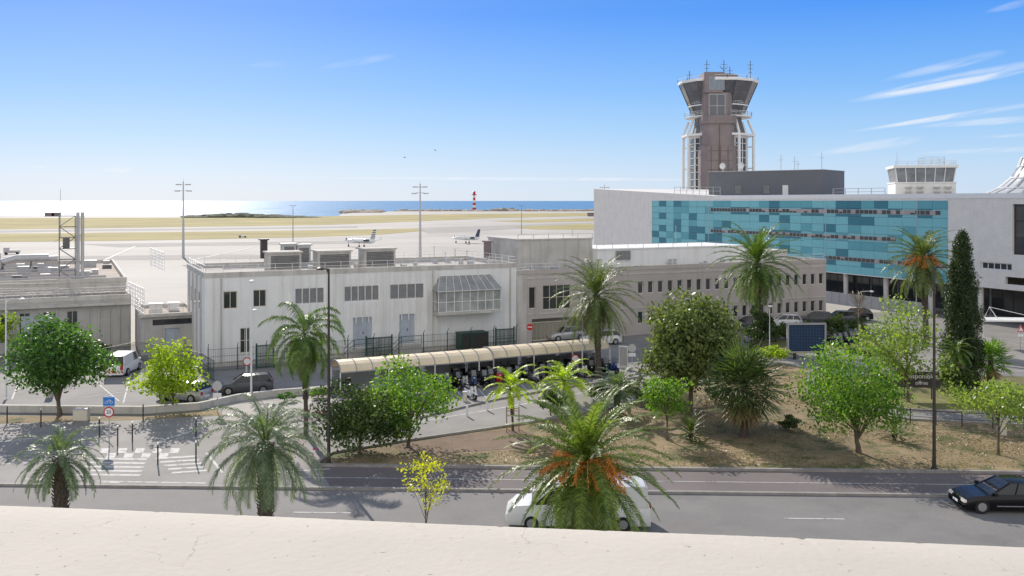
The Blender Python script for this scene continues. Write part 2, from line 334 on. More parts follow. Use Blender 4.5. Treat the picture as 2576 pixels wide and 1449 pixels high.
tag(sm.build('rocks',M['rock']),'brown rocks of the breakwater by the sea','rocks',kind='stuff')
sheet('parking_lot',[(-700,868),(300,868),(1300,830),(2000,788),(3200,775),(3200,1100),(2576,1075),(1700,1010),(800,1120),(-700,1100)],.004,M['asphalt_lot'])
rd=Vector((52.8,-1.9,0)).normalized(); rn=Vector((-rd.y,rd.x,0)); K0=Vector((0,47.15,0))
def RP(s,o): p=K0+rd*s+rn*o; return (p.x,p.y)
def strip(name,s0,s1,o0,o1,z,m): return struct(MB().sheet([RP(s0,o0),RP(s1,o0),RP(s1,o1),RP(s0,o1)],z).build(name,m))
strip('road',-200,200,-8.8,0,.008,M['asphalt'])
strip('bus_lane',-12,200,0,4.0,.008,M['asphalt_red'])
sheet('side_road',[(-900,1062),(0,1058),(300,1050),(560,1045),(780,1030),(1000,1040),(1060,1050),(1250,1005),(1420,975),(1600,950),(1760,915),(1990,880),(2330,850),(3000,850),(3000,945),(2480,935),(2150,930),(1990,915),(1800,955),(1650,990),(1560,1022),(1300,1068),(1030,1107),(830,1140),(795,1168),(835,1232),(-900,1215)],.012,M['asphalt_side'])
sheet('dry_lawn',[(800,1166),(835,1142),(1030,1110),(1300,1071),(1560,1025),(1655,993),(1800,958),(1960,915),(2040,930),(2030,990),(2110,1030),(2290,1056),(2576,1070),(3200,1090),(3200,1196),(2576,1184),(1700,1179),(820,1172)],.02,M['drygrass'])
sheet('flower_bed',[(985,1122),(1130,1098),(1300,1078),(1340,1092),(1310,1128),(1120,1142),(1010,1138)],.03,M['soil'])
sheet('lawn',[(2060,945),(2480,945),(3000,960),(3000,1045),(2576,1042),(2290,1032),(2120,1005),(2050,975)],.02,M['lawn'])
sheet('lawn',[(1880,860),(2180,838),(2200,868),(1990,895),(1900,888)],.02,M['lawn'])
sheet('verge',[(-600,1046),(0,1046),(360,1050),(545,1030),(560,1046),(300,1058),(0,1066),(-600,1072)],.02,M['drygrass'])
sheet('verge',[(560,1018),(640,1005),(850,992),(790,1010),(740,1050),(560,1060)],.02,M['pave'])
strip('near_verge',-200,200,-16,-9.0,.14,M['lawn'])
strip('pavement',-200,200,-30,-16,.14,M['pave'])
struct(MB().ribbon([RP(-200,0),RP(200,0)],.22,0,.13).build('kerb',M['kerb']))
struct(MB().ribbon([RP(-200,-8.9),RP(200,-8.9)],.3,0,.16).build('kerb',M['kerb']))
struct(MB().ribbon([RP(-11.5,4.1),RP(200,4.1)],.22,0,.15).build('kerb',M['kerb']))
for pts in [[(800,1166),(835,1141),(1030,1109),(1300,1070),(1560,1024),(1655,992),(1800,957),(1960,914)],
            [(2035,935),(2028,990),(2110,1031),(2290,1057),(2576,1071),(3200,1091)],
            [(2060,944),(2050,975),(2120,1006),(2290,1033),(2576,1043),(3000,1046)],
            [(1060,1051),(1250,1006),(1420,976),(1600,951),(1640,940),(1600,925)]]:
    struct(MB().ribbon([p[:2] for p in gp(pts)],.22,0,.14).build('kerb',M['kerb']))
lw=MB().ribbon([p[:2] for p in gp([(-500,1038),(0,1036),(360,1040),(500,1030),(600,1008),(700,996),(850,985)])],.35,0,.5).build('low_wall',M['conc'])
tag(lw,'low grey concrete wall curving along the front of the left car park','wall')
mk=MB()
for s in (-57.2,-33.8,-10.4,13,36.4,60): mk.sheet([RP(s,-3.6),RP(s+2.8,-3.6),RP(s+2.8,-3.47),RP(s,-3.47)],.016)
mk.sheet([RP(-12,1.95),RP(200,1.95),RP(200,2.03),RP(-12,2.03)],.016)
for i in range(9):
    for j in range(2):
        if (i+j)%2: continue
        p=[G(255+i*22-j*6,1128+j*12),G(277+i*22-j*6,1128+j*12),G(272+i*22-j*6,1140+j*12),G(250+i*22-j*6,1140+j*12)]
        mk.sheet([q[:2] for q in p],.016)
for i in range(5):
    y=1152+i*10; mk.sheet([q[:2] for q in (G(228-i*8,y),G(372-i*4,y+2),G(366-i*4,y+6),G(222-i*8,y+4))],.017)
for i in range(5):
    y=1152+i*9; mk.sheet([q[:2] for q in (G(395+i*10,y),G(498+i*6,y-6),G(494+i*6,y-2),G(390+i*10,y+4))],.017)
for a,b in [((0,1150),(215,1120)),((0,1168),(190,1160)),((180,1210),(520,1216)),((560,1100),(780,1060)),((300,1215),(60,1205)),((520,1140),(560,1190)),((600,1195),(830,1180)),((1050,1062),(1300,1020)),((1300,1020),(1600,962)),((0,1112),(190,1092)),((400,1110),(500,1080))]:
    line(mk,G(*a),G(*b),.16,.0165)
for i in range(7): line(mk,G(1180+i*52,1018-i*8),G(1150+i*52,985-i*8),.1,.0165)
for a,b in [((330,940),(310,1015)),((60,930),(30,1005)),((240,960),(300,1010)),((350,985),(560,965)),((210,1000),(360,980)),((640,960),(700,985)),((2480,850),(2576,870)),((2390,900),(2576,925))]:
    line(mk,G(*a),G(*b),.12,.0165)
struct(mk.build('road_markings',M['paint']))
gr=MB(); rng=random.Random(9); V_=[];F_=[]
def inpoly(x,y,poly):
    c=False;j=len(poly)-1
    for i in range(len(poly)):
        if ((poly[i][1]>y)!=(poly[j][1]>y)) and x<(poly[j][0]-poly[i][0])*(y-poly[i][1])/(poly[j][1]-poly[i][1])+poly[i][0]: c=not c
        j=i
    return c
LP=[(840,1166),(1120,1142),(1330,1132),(1350,1080),(1560,1030),(1655,998),(1800,963),(1960,925),(2025,940),(2025,990),(2110,1036),(2290,1062),(2576,1074),(2700,1080),(2700,1180),(1700,1174)]
lp=[tuple(G(*p)[:2]) for p in LP]; xs=[p[0] for p in lp]; ys=[p[1] for p in lp]
n=0
while n<16000:
    x=rng.uniform(min(xs),max(xs)); y=rng.uniform(min(ys),max(ys))
    if not inpoly(x,y,lp): continue
    if math.sin(x*.5+1.3*math.sin(y*.4))+math.sin(y*.7+x*.2)<rng.uniform(-1.2,1): continue
    n+=1; a=rng.random()*6.28; h=rng.uniform(.03,.10); w_=.045
    o=len(V_); V_+=[(x-math.cos(a)*w_,y-math.sin(a)*w_,.02),(x+math.cos(a)*w_,y+math.sin(a)*w_,.02),(x+rng.uniform(-.1,.1),y+rng.uniform(-.1,.1),h)]; F_.append((o,o+1,o+2))
gr.add(V_,F_); tag(gr.build('dry_grass',L['grass']),'short dry tan grass growing on the traffic island','grass',kind='stuff')
# ---------------------------------------------------------------- foreground ledge
d=.62; lz=H-d
def LG(px,py): Y=d*F/(py-HY); return ((px-CX)/F*Y,Y)
e=MB(); fa=LG(0,1267); fc=LG(2576,1372)
pa=Vector(fa); pc=Vector(fc); dr=(pc-pa)
rng=random.Random(5); edge=[]
for i in range(-160,401):
    t=i/240; p=pa+dr*t; chip=sum(.006*a*math.exp(-((t-c)/.0022)**2) for c,a in ((.803,1.6),(.17,.8),(.255,.6),(.52,.7),(.62,.5),(.91,.8)))
    edge.append((p.x,p.y+rng.uniform(-.0006,.0006)+.002*math.sin(t*9)-chip))
back=[(p[0]+.15,p[1]-1.1) for p in edge]
nn_=len(edge); vs=[(b[0],b[1],lz-.05) for b in back]+[(b[0],b[1],lz-.003) for b in back]
for fr,dz in ((.90,.0),(.985,.0),(1.0,-.004),(1.004,-.02),(1.004,-.9)):
    vs+=[(b[0]+(e_[0]-b[0])*fr,b[1]+(e_[1]-b[1])*fr,lz+dz) for b,e_ in zip(back,edge)]
fs=[]
for r_ in range(6):
    for i in range(nn_-1): fs.append((r_*nn_+i,r_*nn_+i+1,(r_+1)*nn_+i+1,(r_+1)*nn_+i))
e.add(vs,fs)
tag(e.build('parapet_ledge',M['ledge'],smooth=30),'cream rendered parapet ledge crossing the whole foreground','ledge')
# ---------------------------------------------------------------- buildings
TH=math.atan2(12.9,26.65)
class BF:
    def __init__(s,o,th): s.o=Vector((o[0],o[1])); s.th=th; s.ux=Vector((math.cos(th),math.sin(th))); s.uy=Vector((-math.sin(th),math.cos(th)))
    def uz(s,px,py,yo=0):
        k=(px-CX)/F; o=s.o+s.uy*yo
        u=(k*o.y-o.x)/(s.ux.x-k*s.ux.y); P=o+s.ux*u
        return u,H-(py-HY)*P.y/F
    def rect(s,x0,x1,y0,y1,yo=0):
        xm=(x0+x1)/2; u0=s.uz(x0,y0,yo)[0]; u1=s.uz(x1,y0,yo)[0]; zt=s.uz(xm,y0,yo)[1]; zb=s.uz(xm,y1,yo)[1]
        return u0,u1,zb,zt
def wall_holes(mb,u0,u1,z0,z1,holes,y=0,depth=.22):
    us=sorted(set([u0,u1]+[h[0] for h in holes]+[h[1] for h in holes])); zs=sorted(set([z0,z1]+[h[2] for h in holes]+[h[3] for h in holes]))
    us=[u for u in us if u0<=u<=u1]; zs=[z for z in zs if z0<=z<=z1]
    for a,b in zip(us,us[1:]):
        run=None
        for c,d_ in zip(zs,zs[1:]):
            um=(a+b)/2; zm=(c+d_)/2
            if any(h[0]<um<h[1] and h[2]<zm<h[3] for h in holes):
                if run: mb.add([(a,y,run[0]),(b,y,run[0]),(b,y,run[1]),(a,y,run[1])],[(0,1,2,3)]); run=None
            else: run=(run[0],d_) if run else (c,d_)
        if run: mb.add([(a,y,run[0]),(b,y,run[0]),(b,y,run[1]),(a,y,run[1])],[(0,1,2,3)])
    for h in holes:
        a,b,c,d_=h[:4]; dp=h[4] if len(h)>4 else depth
        mb.add([(a,y,c),(b,y,c),(b,y,d_),(a,y,d_),(a,y+dp,c),(b,y+dp,c),(b,y+dp,d_),(a,y+dp,d_)],[(0,4,5,1),(1,5,6,2),(2,6,7,3),(3,7,4,0)])
def shell(par,L_,D,Hh,wm,rm,holes,sink=.4,cap=True,capm=None,x0=0,y0=0,z0=0,nm='wall'):
    mb=MB(); wall_holes(mb,x0,x0+L_,z0,Hh,holes,y0)
    x1=x0+L_; y1=y0+D; t=.25
    mb.add([(x0,y0,z0),(x0,y1,z0),(x0,y1,Hh),(x0,y0,Hh)],[(3,2,1,0)]); mb.add([(x1,y0,z0),(x1,y1,z0),(x1,y1,Hh),(x1,y0,Hh)],[(0,1,2,3)])
    mb.add([(x0,y1,z0),(x1,y1,z0),(x1,y1,Hh),(x0,y1,Hh)],[(3,2,1,0)])
    wobj=mb.build(nm,wm,par)
    MB().box(x0+t,x1-t,y0+t,y1-t,Hh-sink-.2,Hh-sink).build('roof',rm,par)
    if cap:
        c=MB(); z=Hh-sink; h2=Hh+.06
        c.box(x0-.05,x1+.05,y0-.05,y0+t,z,h2); c.box(x0-.05,x1+.05,y1-t,y1+.05,z,h2); c.box(x0-.05,x0+t,y0+t,y1-t,z,h2); c.box(x1-t,x1+.05,y0+t,y1-t,z,h2)
        c.build('parapet',capm or wm,par)
    return wobj
def window(par,u0,u1,z0,z1,y=.12,fm=None,nv=1,nh=0,fw=.07,name='window',glass=None):
    mb=MB(); fm=fm or M['frame']
    mb.box(u0,u0+fw,y,y+.07,z0,z1); mb.box(u1-fw,u1,y,y+.07,z0,z1); mb.box(u0+fw,u1-fw,y,y+.07,z0,z0+fw); mb.box(u0+fw,u1-fw,y,y+.07,z1-fw,z1)
    for i in range(nv): x=u0+(u1-u0)*(i+1)/(nv+1); mb.box(x-fw*.4,x+fw*.4,y+.005,y+.065,z0+fw,z1-fw)
    for i in range(nh): z=z0+(z1-z0)*(i+1)/(nh+1); mb.box(u0+fw,u1-fw,y+.01,y+.06,z-fw*.4,z+fw*.4)
    f=mb.build(name,fm,par); MB().box(u0+.01,u1-.01,y+.035,y+.05,z0+.01,z1-.01).build('pane',glass or M['glass'],f); return f
def louvres(par,u0,u1,z0,z1,y=.03,name='louvre_window',m=None):
    mb=MB(); f=.05
    mb.box(u0,u0+f,y,y+.1,z0,z1); mb.box(u1-f,u1,y,y+.1,z0,z1); mb.box(u0+f,u1-f,y,y+.1,z0,z0+f); mb.box(u0+f,u1-f,y,y+.1,z1-f,z1)
    z=z0+f
    while z<z1-f-.04:
        mb.add([(u0+f,y+.02,z),(u1-f,y+.02,z),(u1-f,y+.12,z+.09),(u0+f,y+.12,z+.09)],[(0,1,2,3)]); z+=.11
    mb.box(u0+f,u1-f,y+.125,y+.14,z0+f,z1-f)
    return mb.build(name,m or M['louvre'],par)
def railing(mb,pts,h,sp_=1.2,rails=2,r=.03):
    for a,b in zip(pts,pts[1:]):
        a=Vector(a);b=Vector(b); ln=(b-a).length; n=max(1,int(ln/sp_))
        for i in range(n+1):
            p=a+(b-a)*i/n; mb.tube([p,p+Vector((0,0,h))],r,4)
        for j in range(rails):
            z=Vector((0,0,h*(j+1)/rails)); mb.tube([a+z,b+z],r*.9,4)
def door(par,u0,u1,z0,z1,y,m):
    d_=MB().box(u0,u1,y,y+.05,z0,z1); x=(u0+u1)/2; d_.box(x-.02,x+.02,y-.012,y,z0,z1)
    o=d_.build('door',m,par); MB().box(x+.06,x+.12,y-.05,y-.013,z0+(z1-z0)*.42,z0+(z1-z0)*.5).build('handle',M['darkmetal'],o); return o
def roofbox(par,x0,x1,y0,y1,z0,z1,m):
    MB().box(x0,x1,y0,y1,z0,z1).box(x0-.04,x1+.04,y0-.04,y1+.04,z1,z1+.05).build('roof_box',m,par)
# --- white technical building
bf=BF((-27.6,82.1),TH); W=thing('technical_building','long white flat-roofed building with vertical ribs, louvre windows and glazed balcony','building',(bf.o.x,bf.o.y,0),TH)
LW=31.2; HW=8.45
win=[bf.rect(562,597,733,777),bf.rect(637,670,729,772),bf.rect(604,629,825,888)]
lou=[]
for (a,b,c,d_,n) in [(742,815,711,746,4),(866,953,704,741,5),(981,1066,698,735,4)]:
    u0,u1,zb,zt=bf.rect(a,b,c,d_)
    for i in range(n): w_=(u1-u0)/n; lou.append((u0+i*w_+.03,u0+(i+1)*w_-.03,5.35,6.75))
dr_=[bf.rect(888,936,798,866),bf.rect(1005,1043,790,858)]
dr_=[(a,b,.9,z1) for a,b,z0,z1 in dr_]
shell(W,LW,13.4,HW,M['white'],M['roof'],[(a,b,c,d_) for a,b,c,d_ in win]+[l for l in lou]+dr_,capm=M['conc'])
for i,w_ in enumerate(win): window(W,*w_,nv=1,nh=0 if i<2 else 1)
for l in lou: louvres(W,*l)
for q in dr_: door(W,*q,.15,M['bluedoor'])
for px in [533,706,733,823,840,858,960,973,1073,1096]:
    u=bf.uz(px,700)[0]; MB().box(u-.07,u+.07,-.16,-.003,.5 if px>600 else 0,HW-.45).build('rib',M['white'],W)
for px in (880,895,912,927,944,992,1010,1028,1046,758,776,795):
    u=bf.uz(px,760)[0]
    MB().box(u-.04,u+.04,-.1,-.003,3.2,5.2).build('lower_fin',M['white'],W)
    MB().box(u-.04,u+.04,-.1,-.003,6.85,HW-.45).build('upper_fin',M['white'],W)
for t in (2.,5.,8.,11.): MB().box(-.15,-.003,t,t+.25,0,HW-.45).build('side_rib',M['conc'],W)
for t in (3.2,6.2,9.2): MB().box(-.04,-.004,t,t+.8,5.,6.5).build('window',M['glass'],W)
for px in (556,1088,1283): u=bf.uz(px,700)[0]; MB().tube([(u,-.1,0),(u,-.1,HW-.45)],.06,6).build('downpipe',M['conc'],W)
MB().box(-.06,LW,-.06,-.003,0,.45).build('plinth',M['conc'],W)
u0,u1,zb,zt=bf.rect(1102,1259,684,776,-1.4); zb=3.9; zt=6.0
bay=MB().box(u0,u1,-1.5,-.004,zb-.25,zb).build('balcony',M['conc'],W)
fr=MB(); n=8
for i in range(n+1):
    x=u0+(u1-u0)*i/n; fr.box(x-.035,x+.035,-1.5,-1.43,zb,zt)
for z in (zb+.02,zb+1.,zt-.06): fr.box(u0,u1,-1.52,-1.42,z,z+.06)
for x in (u0,u1): fr.box(x-.03,x+.03,-1.42,-.01,zt-.06,zt); fr.box(x-.03,x+.03,-1.42,-.01,zb+1,zb+1.06)
fr.build('balcony_frame',M['whitemetal'],bay)
MB().box(u0+.05,u1-.05,-1.47,-1.455,zb+.05,zt-.05).build('glazing',mat('balcony_glass',(.36,.37,.36),.2,.35,.8,spec=.4),bay)
aw=MB(); a0,a1=u0-.15,u1+.15
aw.add([(a0,-1.7,zt),(a1,-1.7,zt),(a1-.7,-.02,zt+1.4),(a0+.9,-.02,zt+1.4),(a0,-.02,zt),(a1,-.02,zt)],[(0,1,2,3),(0,3,4),(1,5,2)])
aw.build('awning',mat('smoked_roof_sheet',(.30,.30,.29),.7,.2,1,spec=.2),bay)
ar=MB()
for i in range(9):
    t=i/8; ar.tube([(a0+(a1-a0)*t,-1.72,zt+.03),(a0+.9+(a1-a0-1.6)*t,-.04,zt+1.43)],.03,4)
ar.tube([(a0,-1.72,zt+.03),(a1,-1.72,zt+.03)],.04,4); ar.build('awning_ribs',M['whitemetal'],bay)
for i,q in enumerate(dr_):
    st=MB(); st.box(q[0]-.2,q[1]+.3,-1.2,-.2,.0,.86)
    for s_ in range(4): st.box(q[0]-.2-.28*(s_+1),q[0]-.2-.28*s_,-1.2,-.2,0,.86-.19*(s_+1))
    o=st.build('steps',M['conc'],W); rr=MB(); railing(rr,[(q[0]-1.2,-1.15,.1),(q[0]-.2,-1.15,.88),(q[1]+.3,-1.15,.88)],.9); rr.build('handrail',M['darkmetal'],o)
rr=MB(); railing(rr,[(.1,13.1,HW),(.1,.1,HW),(LW-.1,.1,HW),(LW-.1,13.1,HW),(.1,13.1,HW)],.7,1.5,2,.025); rr.build('railing',M['whitemetal'],W)
def plant(par,frm,px0,px1,py0,py1,yo,m,louv=True,name='ventilation_housing',dep=2.2,zb=None):
    u0,u1,zb_,zt=frm.rect(px0,px1,py0,py1,yo); zb=zb if zb is not None else zb_
    mb=MB().box(u0,u1,yo,yo+dep,zb,zt-.15).box(u0-.15,u1+.15,yo-.15,yo+dep+.15,zt-.15,zt); o=mb.build(name,m,par)
    if louv:
        l=MB(); z=zb+.35
        while z<zt-.4: l.add([(u0+.2,yo-.06,z),(u1-.2,yo-.06,z),(u1-.2,yo-.005,z+.13),(u0+.2,yo-.005,z+.13)],[(0,1,2,3)]); z+=.16
        l.build('louvre',M['steel'],o)
    return o
for a in ((676,758,633,678),(800,883,630,668),(917,995,624,660)): plant(W,bf,*a,4.,M['conc'],True,zb=8.05)
rng=random.Random(2)
for i in range(22):
    x=rng.uniform(1,LW-1); y=rng.uniform(1,12); s_=rng.uniform(.15,.4); roofbox(W,x,x+s_*1.6,y,y+s_,8.05,8.05+rng.uniform(.15,.6),M['metal'])
for pts,r_ in (([(1,2,8.15),(12,2.2,8.15),(12,9,8.15)],.07),([(14,1.5,8.15),(29,1.4,8.15)],.07),([(3,10,8.2),(28,10.5,8.2)],.1)): MB().tube(pts,r_,5).build('roof_pipe',M['metal'],W)
for px,zz in ((1092,1.9),(1120,1.2),(1145,1.6),(1175,1.3)):
    u=bf.uz(px,660,9)[0]; MB().tube([(u,9,8.05),(u,9,8.05+zz)],.035,5).tube([(u-.25,9,8+zz),(u+.25,9,8+zz)],.025,4).build('aerial',M['metal'],W)
plant(W,bf,1223,1236,606,655,10,M['towerbrown'],0,'chimney',.7,8.05)
for a in ((710,745,612,628),(748,782,614,628)): plant(W,bf,*a,12.,M['metal'],1,'air_conditioner',.9,8.05)
a=plant(W,bf,657,673,601,628,12.6,M['darkmetal'],0,'siren_box',.6,8.9); MB().tube([(bf.uz(665,620,12.9)[0],12.9,8.0),(bf.uz(665,620,12.9)[0],12.9,9.)],.06,5).build('siren_post',M['metal'],W)
# --- taupe building
BO=bf.o+bf.ux*31.21; bt=BF((BO.x,BO.y),TH); T=thing('office_building','taupe two-storey office building with rows of small windows behind the palms','building',(BO.x,BO.y,0),TH)
LT=bt.uz(2078,700)[0]; HT=7.65
ua=bt.uz(1612,700)[0]; ub=bt.uz(2066,700)[0]; nw=21; wins=[]
for i in range(nw):
    u=ua+(ub-ua)*i/(nw-1); wins.append((u-.36,u+.36,4.6,5.95))
    if i!=3: wins.append((u-.36,u+.36,1.25,2.6))
bigw=[bt.rect(1366,1436,722,778)]; smw=[bt.rect(1331,1348,728,778)]
bigw=[(bigw[0][0],bigw[0][1],3.4,6.)]; smw=[(smw[0][0],smw[0][1],3.6,5.9)]
gate=[bt.rect(1338,1500,808,868)]; gate=[(gate[0][0],gate[0][1],0.,2.5,3.)]
shell(T,LT,15,HT,M['taupe'],M['roof'],wins+bigw+smw+gate,capm=M['taupe'])
for i,w_ in enumerate(wins): window(T,*w_,fm=M['whitemetal'],nv=0,fw=.06)
window(T,*bigw[0],fm=M['frame'],nv=3,nh=1); window(T,*smw[0],fm=M['frame'],nv=0)
MB().box(gate[0][0],gate[0][1],2.95,3.0,0,2.5).build('recess_wall',M['conc'],T)
gt=MB(); x=gate[0][0]+.3
while x<gate[0][0]+4.5: gt.box(x,x+.05,.5,.55,.1,2.1); x+=.16
gt.box(gate[0][0]+.2,gate[0][0]+4.6,.49,.56,.1,.2); gt.box(gate[0][0]+.2,gate[0][0]+4.6,.49,.56,2.0,2.1); gt.build('gate',M['frame'],T)
MB().box(0,LT,-.05,-.003,HT-.9,HT-.72).build('upper_band',M['conc'],T); MB().box(1.2,LT,-.05,-.003,2.95,3.1).build('lower_band',M['conc'],T)
MB().box(0,1.1,-.12,-.055,0,HT-.45).build('pier',M['conc'],T)
u0,u1,zb,zt=bt.rect(1303,1490,603,665,5)
MB().box(u0,u1,5,13,HT-.4,10.6).box(u0-.1,u1+.1,4.9,13.1,10.6,10.75).build('penthouse',M['conc'],T)
v0=u1+.02; v1=bt.uz(1870,640,4)[0]
o=MB().box(v0,v1,4,12,HT-.4,9.35).box(v0,v1+.1,3.9,12.1,9.35,9.5).build('upper_storey',M['white'],T)
uu=bt.uz(1548,650,4)[0]
for k_ in range(4): louvres(o,uu+.5*k_,uu+.5*k_+.46,8.1,9.2,3.9-.1,'louvre_window',M['louvre'])
MB().box(v1+.5,v1+9,6,13,HT-.4,8.6).build('lift_housing',M['conc'],T)
rr=MB(); railing(rr,[(.2,.15,HT),(LT-.2,.15,HT)],.7,1.6,2,.025); rr.build('railing',M['whitemetal'],T)
rr=MB(); railing(rr,[(u0,5,10.75),(u1,5,10.75)],.5,1.6,1); railing(rr,[(v0,4.05,9.5),(v1,4.05,9.5)],.45,2,1); rr.build('roof_railing',M['metal'],T)
for i in range(18):
    x=rng.uniform(1,LT-1); y=rng.uniform(.6,3.2); s_=rng.uniform(.2,.5); roofbox(T,x,x+s_*1.6,y,y+s_,HT-.4,HT+rng.uniform(-.1,.4),M['metal'])
for px,h_ in ((1518,1.4),(1700,1.3),(1440,1.),(1600,1.)):
    u=bt.uz(px,640,9)[0]; MB().tube([(u,9,9),(u,9,10.6+h_)],.03,4).build('aerial',M['metal'],T)
# --- left low building
bl=BF((-39.4,94.5),TH); O2=bl.o-bl.ux*40; b2=BF((O2.x,O2.y),TH); LB=thing('terminal_annex','low grey stained building with terrace railing at far left','building',(O2.x,O2.y,0),TH)
hs=[]
for i in range(5): hs.append(b2.rect(168-i*60,196-i*60,775,838))
hs=[(a,b,1.0,3.9) for a,b,c,d_ in hs]
shell(LB,40,8,5.3,M['greywall'],M['roofrust'],hs,capm=M['conc'])
for h_ in hs: window(LB,*h_,fm=M['metal'],nv=1,nh=1)
x=16.
while x<40:
    if not any(h_[0]-.2<x<h_[1]+.05 for h_ in hs): MB().box(x,x+.16,-.12,-.003,.2,4.3).build('rib',M['greywall'],LB)
    x+=.95
MB().box(30,33,-.06,-.003,1.2,3.6).build('shutter',M['bluedoor'],LB)
MB().box(0,40,-.5,-.055,4.35,4.6).build('ledge_band',M['conc'],LB)
shell(LB,46,34,6.45,M['conc'],M['roofrust'],[],x0=-6,y0=8.01,capm=M['conc'],nm='upper_wall')
rr=MB(); railing(rr,[(0,.2,5.36),(40,.2,5.36)],.8,1.4,3); rr.build('railing',M['metal'],LB)
rr=MB(); railing(rr,[(0,2.8,5.0),(40,2.8,5.0)],.9,1.8,2); railing(rr,[(24,6,5.),(34,3,5.)],1.5,1.,3); rr.build('railing',M['metal'],LB)
rng=random.Random(12)
for i in range(46):
    x=rng.uniform(5,39); y=rng.uniform(9,40); s_=rng.uniform(.3,.9); roofbox(LB,x,x+s_*2.2,y,y+s_,6.05,6.05+rng.uniform(.2,.9),M['metal'] if i%3 else M['steel'])
for i in range(6): y=10+i*4.5; MB().tube([(6,y,6.5),(38-i,y+.3,6.5)],.14,6).build('roof_pipe',M['metal'],LB)
for pts,r_ in (([(27,24,6.4),(27,24,7.6),(28.5,24,8.),(32,24,8.)],.45),([(30,25.5,6.4),(30,25.5,7.8),(33,25.5,7.8)],.35)): MB().tube(pts,r_,10).build('duct',M['metal'],LB,smooth=True)
bx=b2.uz(183,690,11)[0]; Pz=b2.o+b2.ux*bx+b2.uy*11; Yt=Pz.y; sc_=Yt/F
DT=thing('exhaust_duct_tower','lattice steel frame with twin silver exhaust ducts on the left roof','duct tower',(Pz.x,Pz.y,6.05),TH)
fr=MB(); z1=(697-533)*sc_
for x in (-1.35,.25):
    for y in (-.6,.6): fr.tube([(x,y,0),(x,y,z1)],.07,4)
for i in range(7):
    z=z1*i/6
    for y in (-.6,.6): fr.tube([(-1.35,y,z),(.25,y,z)],.05,4)
    for x in (-1.35,.25): fr.tube([(x,-.6,z),(x,.6,z)],.05,4)
    if i<6:
        for y in (-.6,.6): fr.tube([(-1.35,y,z),(.25,y,z+z1/6)],.035,4) if i%2 else fr.tube([(.25,y,z),(-1.35,y,z+z1/6)],.035,4)
fr.build('frame',M['steel'],DT)
for x in (.52,.98): MB().tube([(x,0,0),(x,0,z1+.4)],.19,12).lathe([(.23,z1*.3),(.23,z1*.3+.08)],12,(x,0,0)).lathe([(.23,z1*.7),(.23,z1*.7+.08)],12,(x,0,0)).build('duct',M['metal'],DT,smooth=True)
MB().box(-1.3,.2,-.65,.65,z1*.5,z1*.5+.06).box(-1.0,-.3,-.3,.3,z1*.5+.06,z1*.5+1.2).build('platform',M['steel'],DT)
def screen(label,pxa,pya,pxb,pyb,Ya,Yb,hb):
    a=Vector((xat(pxa,Ya),Ya,zat(pya,Ya))); b=Vector((xat(pxb,Yb),Yb,zat(pyb,Yb)))
    o=thing('lattice_screen',label,'screen',a,0,'white lattice screens on the roofs'); d_=b-a; mb=MB(); n=10
    for i in range(n+1): p=d_*i/n; mb.tube([p,p+Vector((0,0,hb))],.035,4)
    for j in range(7): z=Vector((0,0,hb*j/6)); mb.tube([z,d_+z],.025,4)
    mb.build('lattice',M['whitemetal'],o)
screen('white lattice screen on the terrace edge of the small annex',322,765,362,788,96,89,2.4)
screen('white lattice screen on the roof left of the white building',378,668,413,684,112,104,2.2)
b3=BF((-35.9,88.5),TH); AN=thing('annex_building','small grey annex with flat terrace roof left of the white building','building',(-35.9,88.5,0),TH)
dq=b3.rect(415,452,820,872); dq=(dq[0],dq[1],.15,2.5); wq=b3.rect(384,487,799,812); wq=(wq[0],wq[1],2.85,3.4)
shell(AN,5.2,9,3.9,M['greywall'],M['roofrust'],[dq,wq],capm=M['conc'],sink=.25)
door(AN,*dq,.15,M['bluedoor']); window(AN,*wq,fm=M['darkmetal'],nv=5)
for i,x in enumerate((3.,4.1)):
    MB().box(x,x+.85,-.4,-.05,.7,1.35).lathe([(.24,-.03),(.24,0)],12,(x+.35,-.405,1.02),axis='y').build('air_conditioner',M['frame'],AN)
MB().box(-.3,5.2,-.35,-.055,3.72,4.02).build('eave',M['conc'],AN)
rr=MB(); railing(rr,[(0.1,9,3.96),(.1,.1,3.96),(5.1,.1,3.96)],1.,1.2,2,.02); rr.build('railing',M['metal'],AN)
roofbox(AN,1,2.2,3,4,3.65,4.6,M['whitemetal']); roofbox(AN,3,4,5,6,3.65,4.4,M['whitemetal'])
# --- turquoise building
th2=math.atan2(-92.5,42.3); bq=BF((17.9,200.),th2); Q=thing('turquoise_building','large white building with turquoise glass panel facade beside the control tower','building',(17.9,200,0),th2)
LQ=125.
ul=bq.uz(1640,550)[0]; ur=bq.uz(2385,550)[0]; u18=bq.uz(1800,490)[0]; ZB=4.35; ZT=15.1
wl=MB()
def fq(a,b,z0,z1a,z1b): wl.add([(a,0,z0),(b,0,z0),(b,0,z1b),(a,0,z1a)],[(0,1,2,3)])
def ztop(u): return 15.85+(17.6-15.85)*max(0,(u18-u)/u18)
fq(0,ul,ZB,17.6,ztop(ul)); fq(ul,u18,ZT,ztop(ul),15.85); fq(u18,ur,ZT,15.85,15.85)
tw=bq.rect(2547,2600,510,626); sw=bq.rect(2466,2545,657,675); sw=(sw[0],sw[1],6.6,7.5)
wall_holes(wl,ur,LQ,ZB,15.85,[(tw[0],tw[1]+6,8.6,14.6),sw,(tw[0]-1,tw[1]+10,5.0,5.9)],0,.5)
wl.add([(0,0,0),(0,30,0),(0,30,17.6),(0,0,17.6)],[(3,2,1,0)]); wl.add([(0,30,0),(LQ,30,0),(LQ,30,15.85),(u18,30,15.85),(0,30,17.6)],[(4,3,2,1,0)])
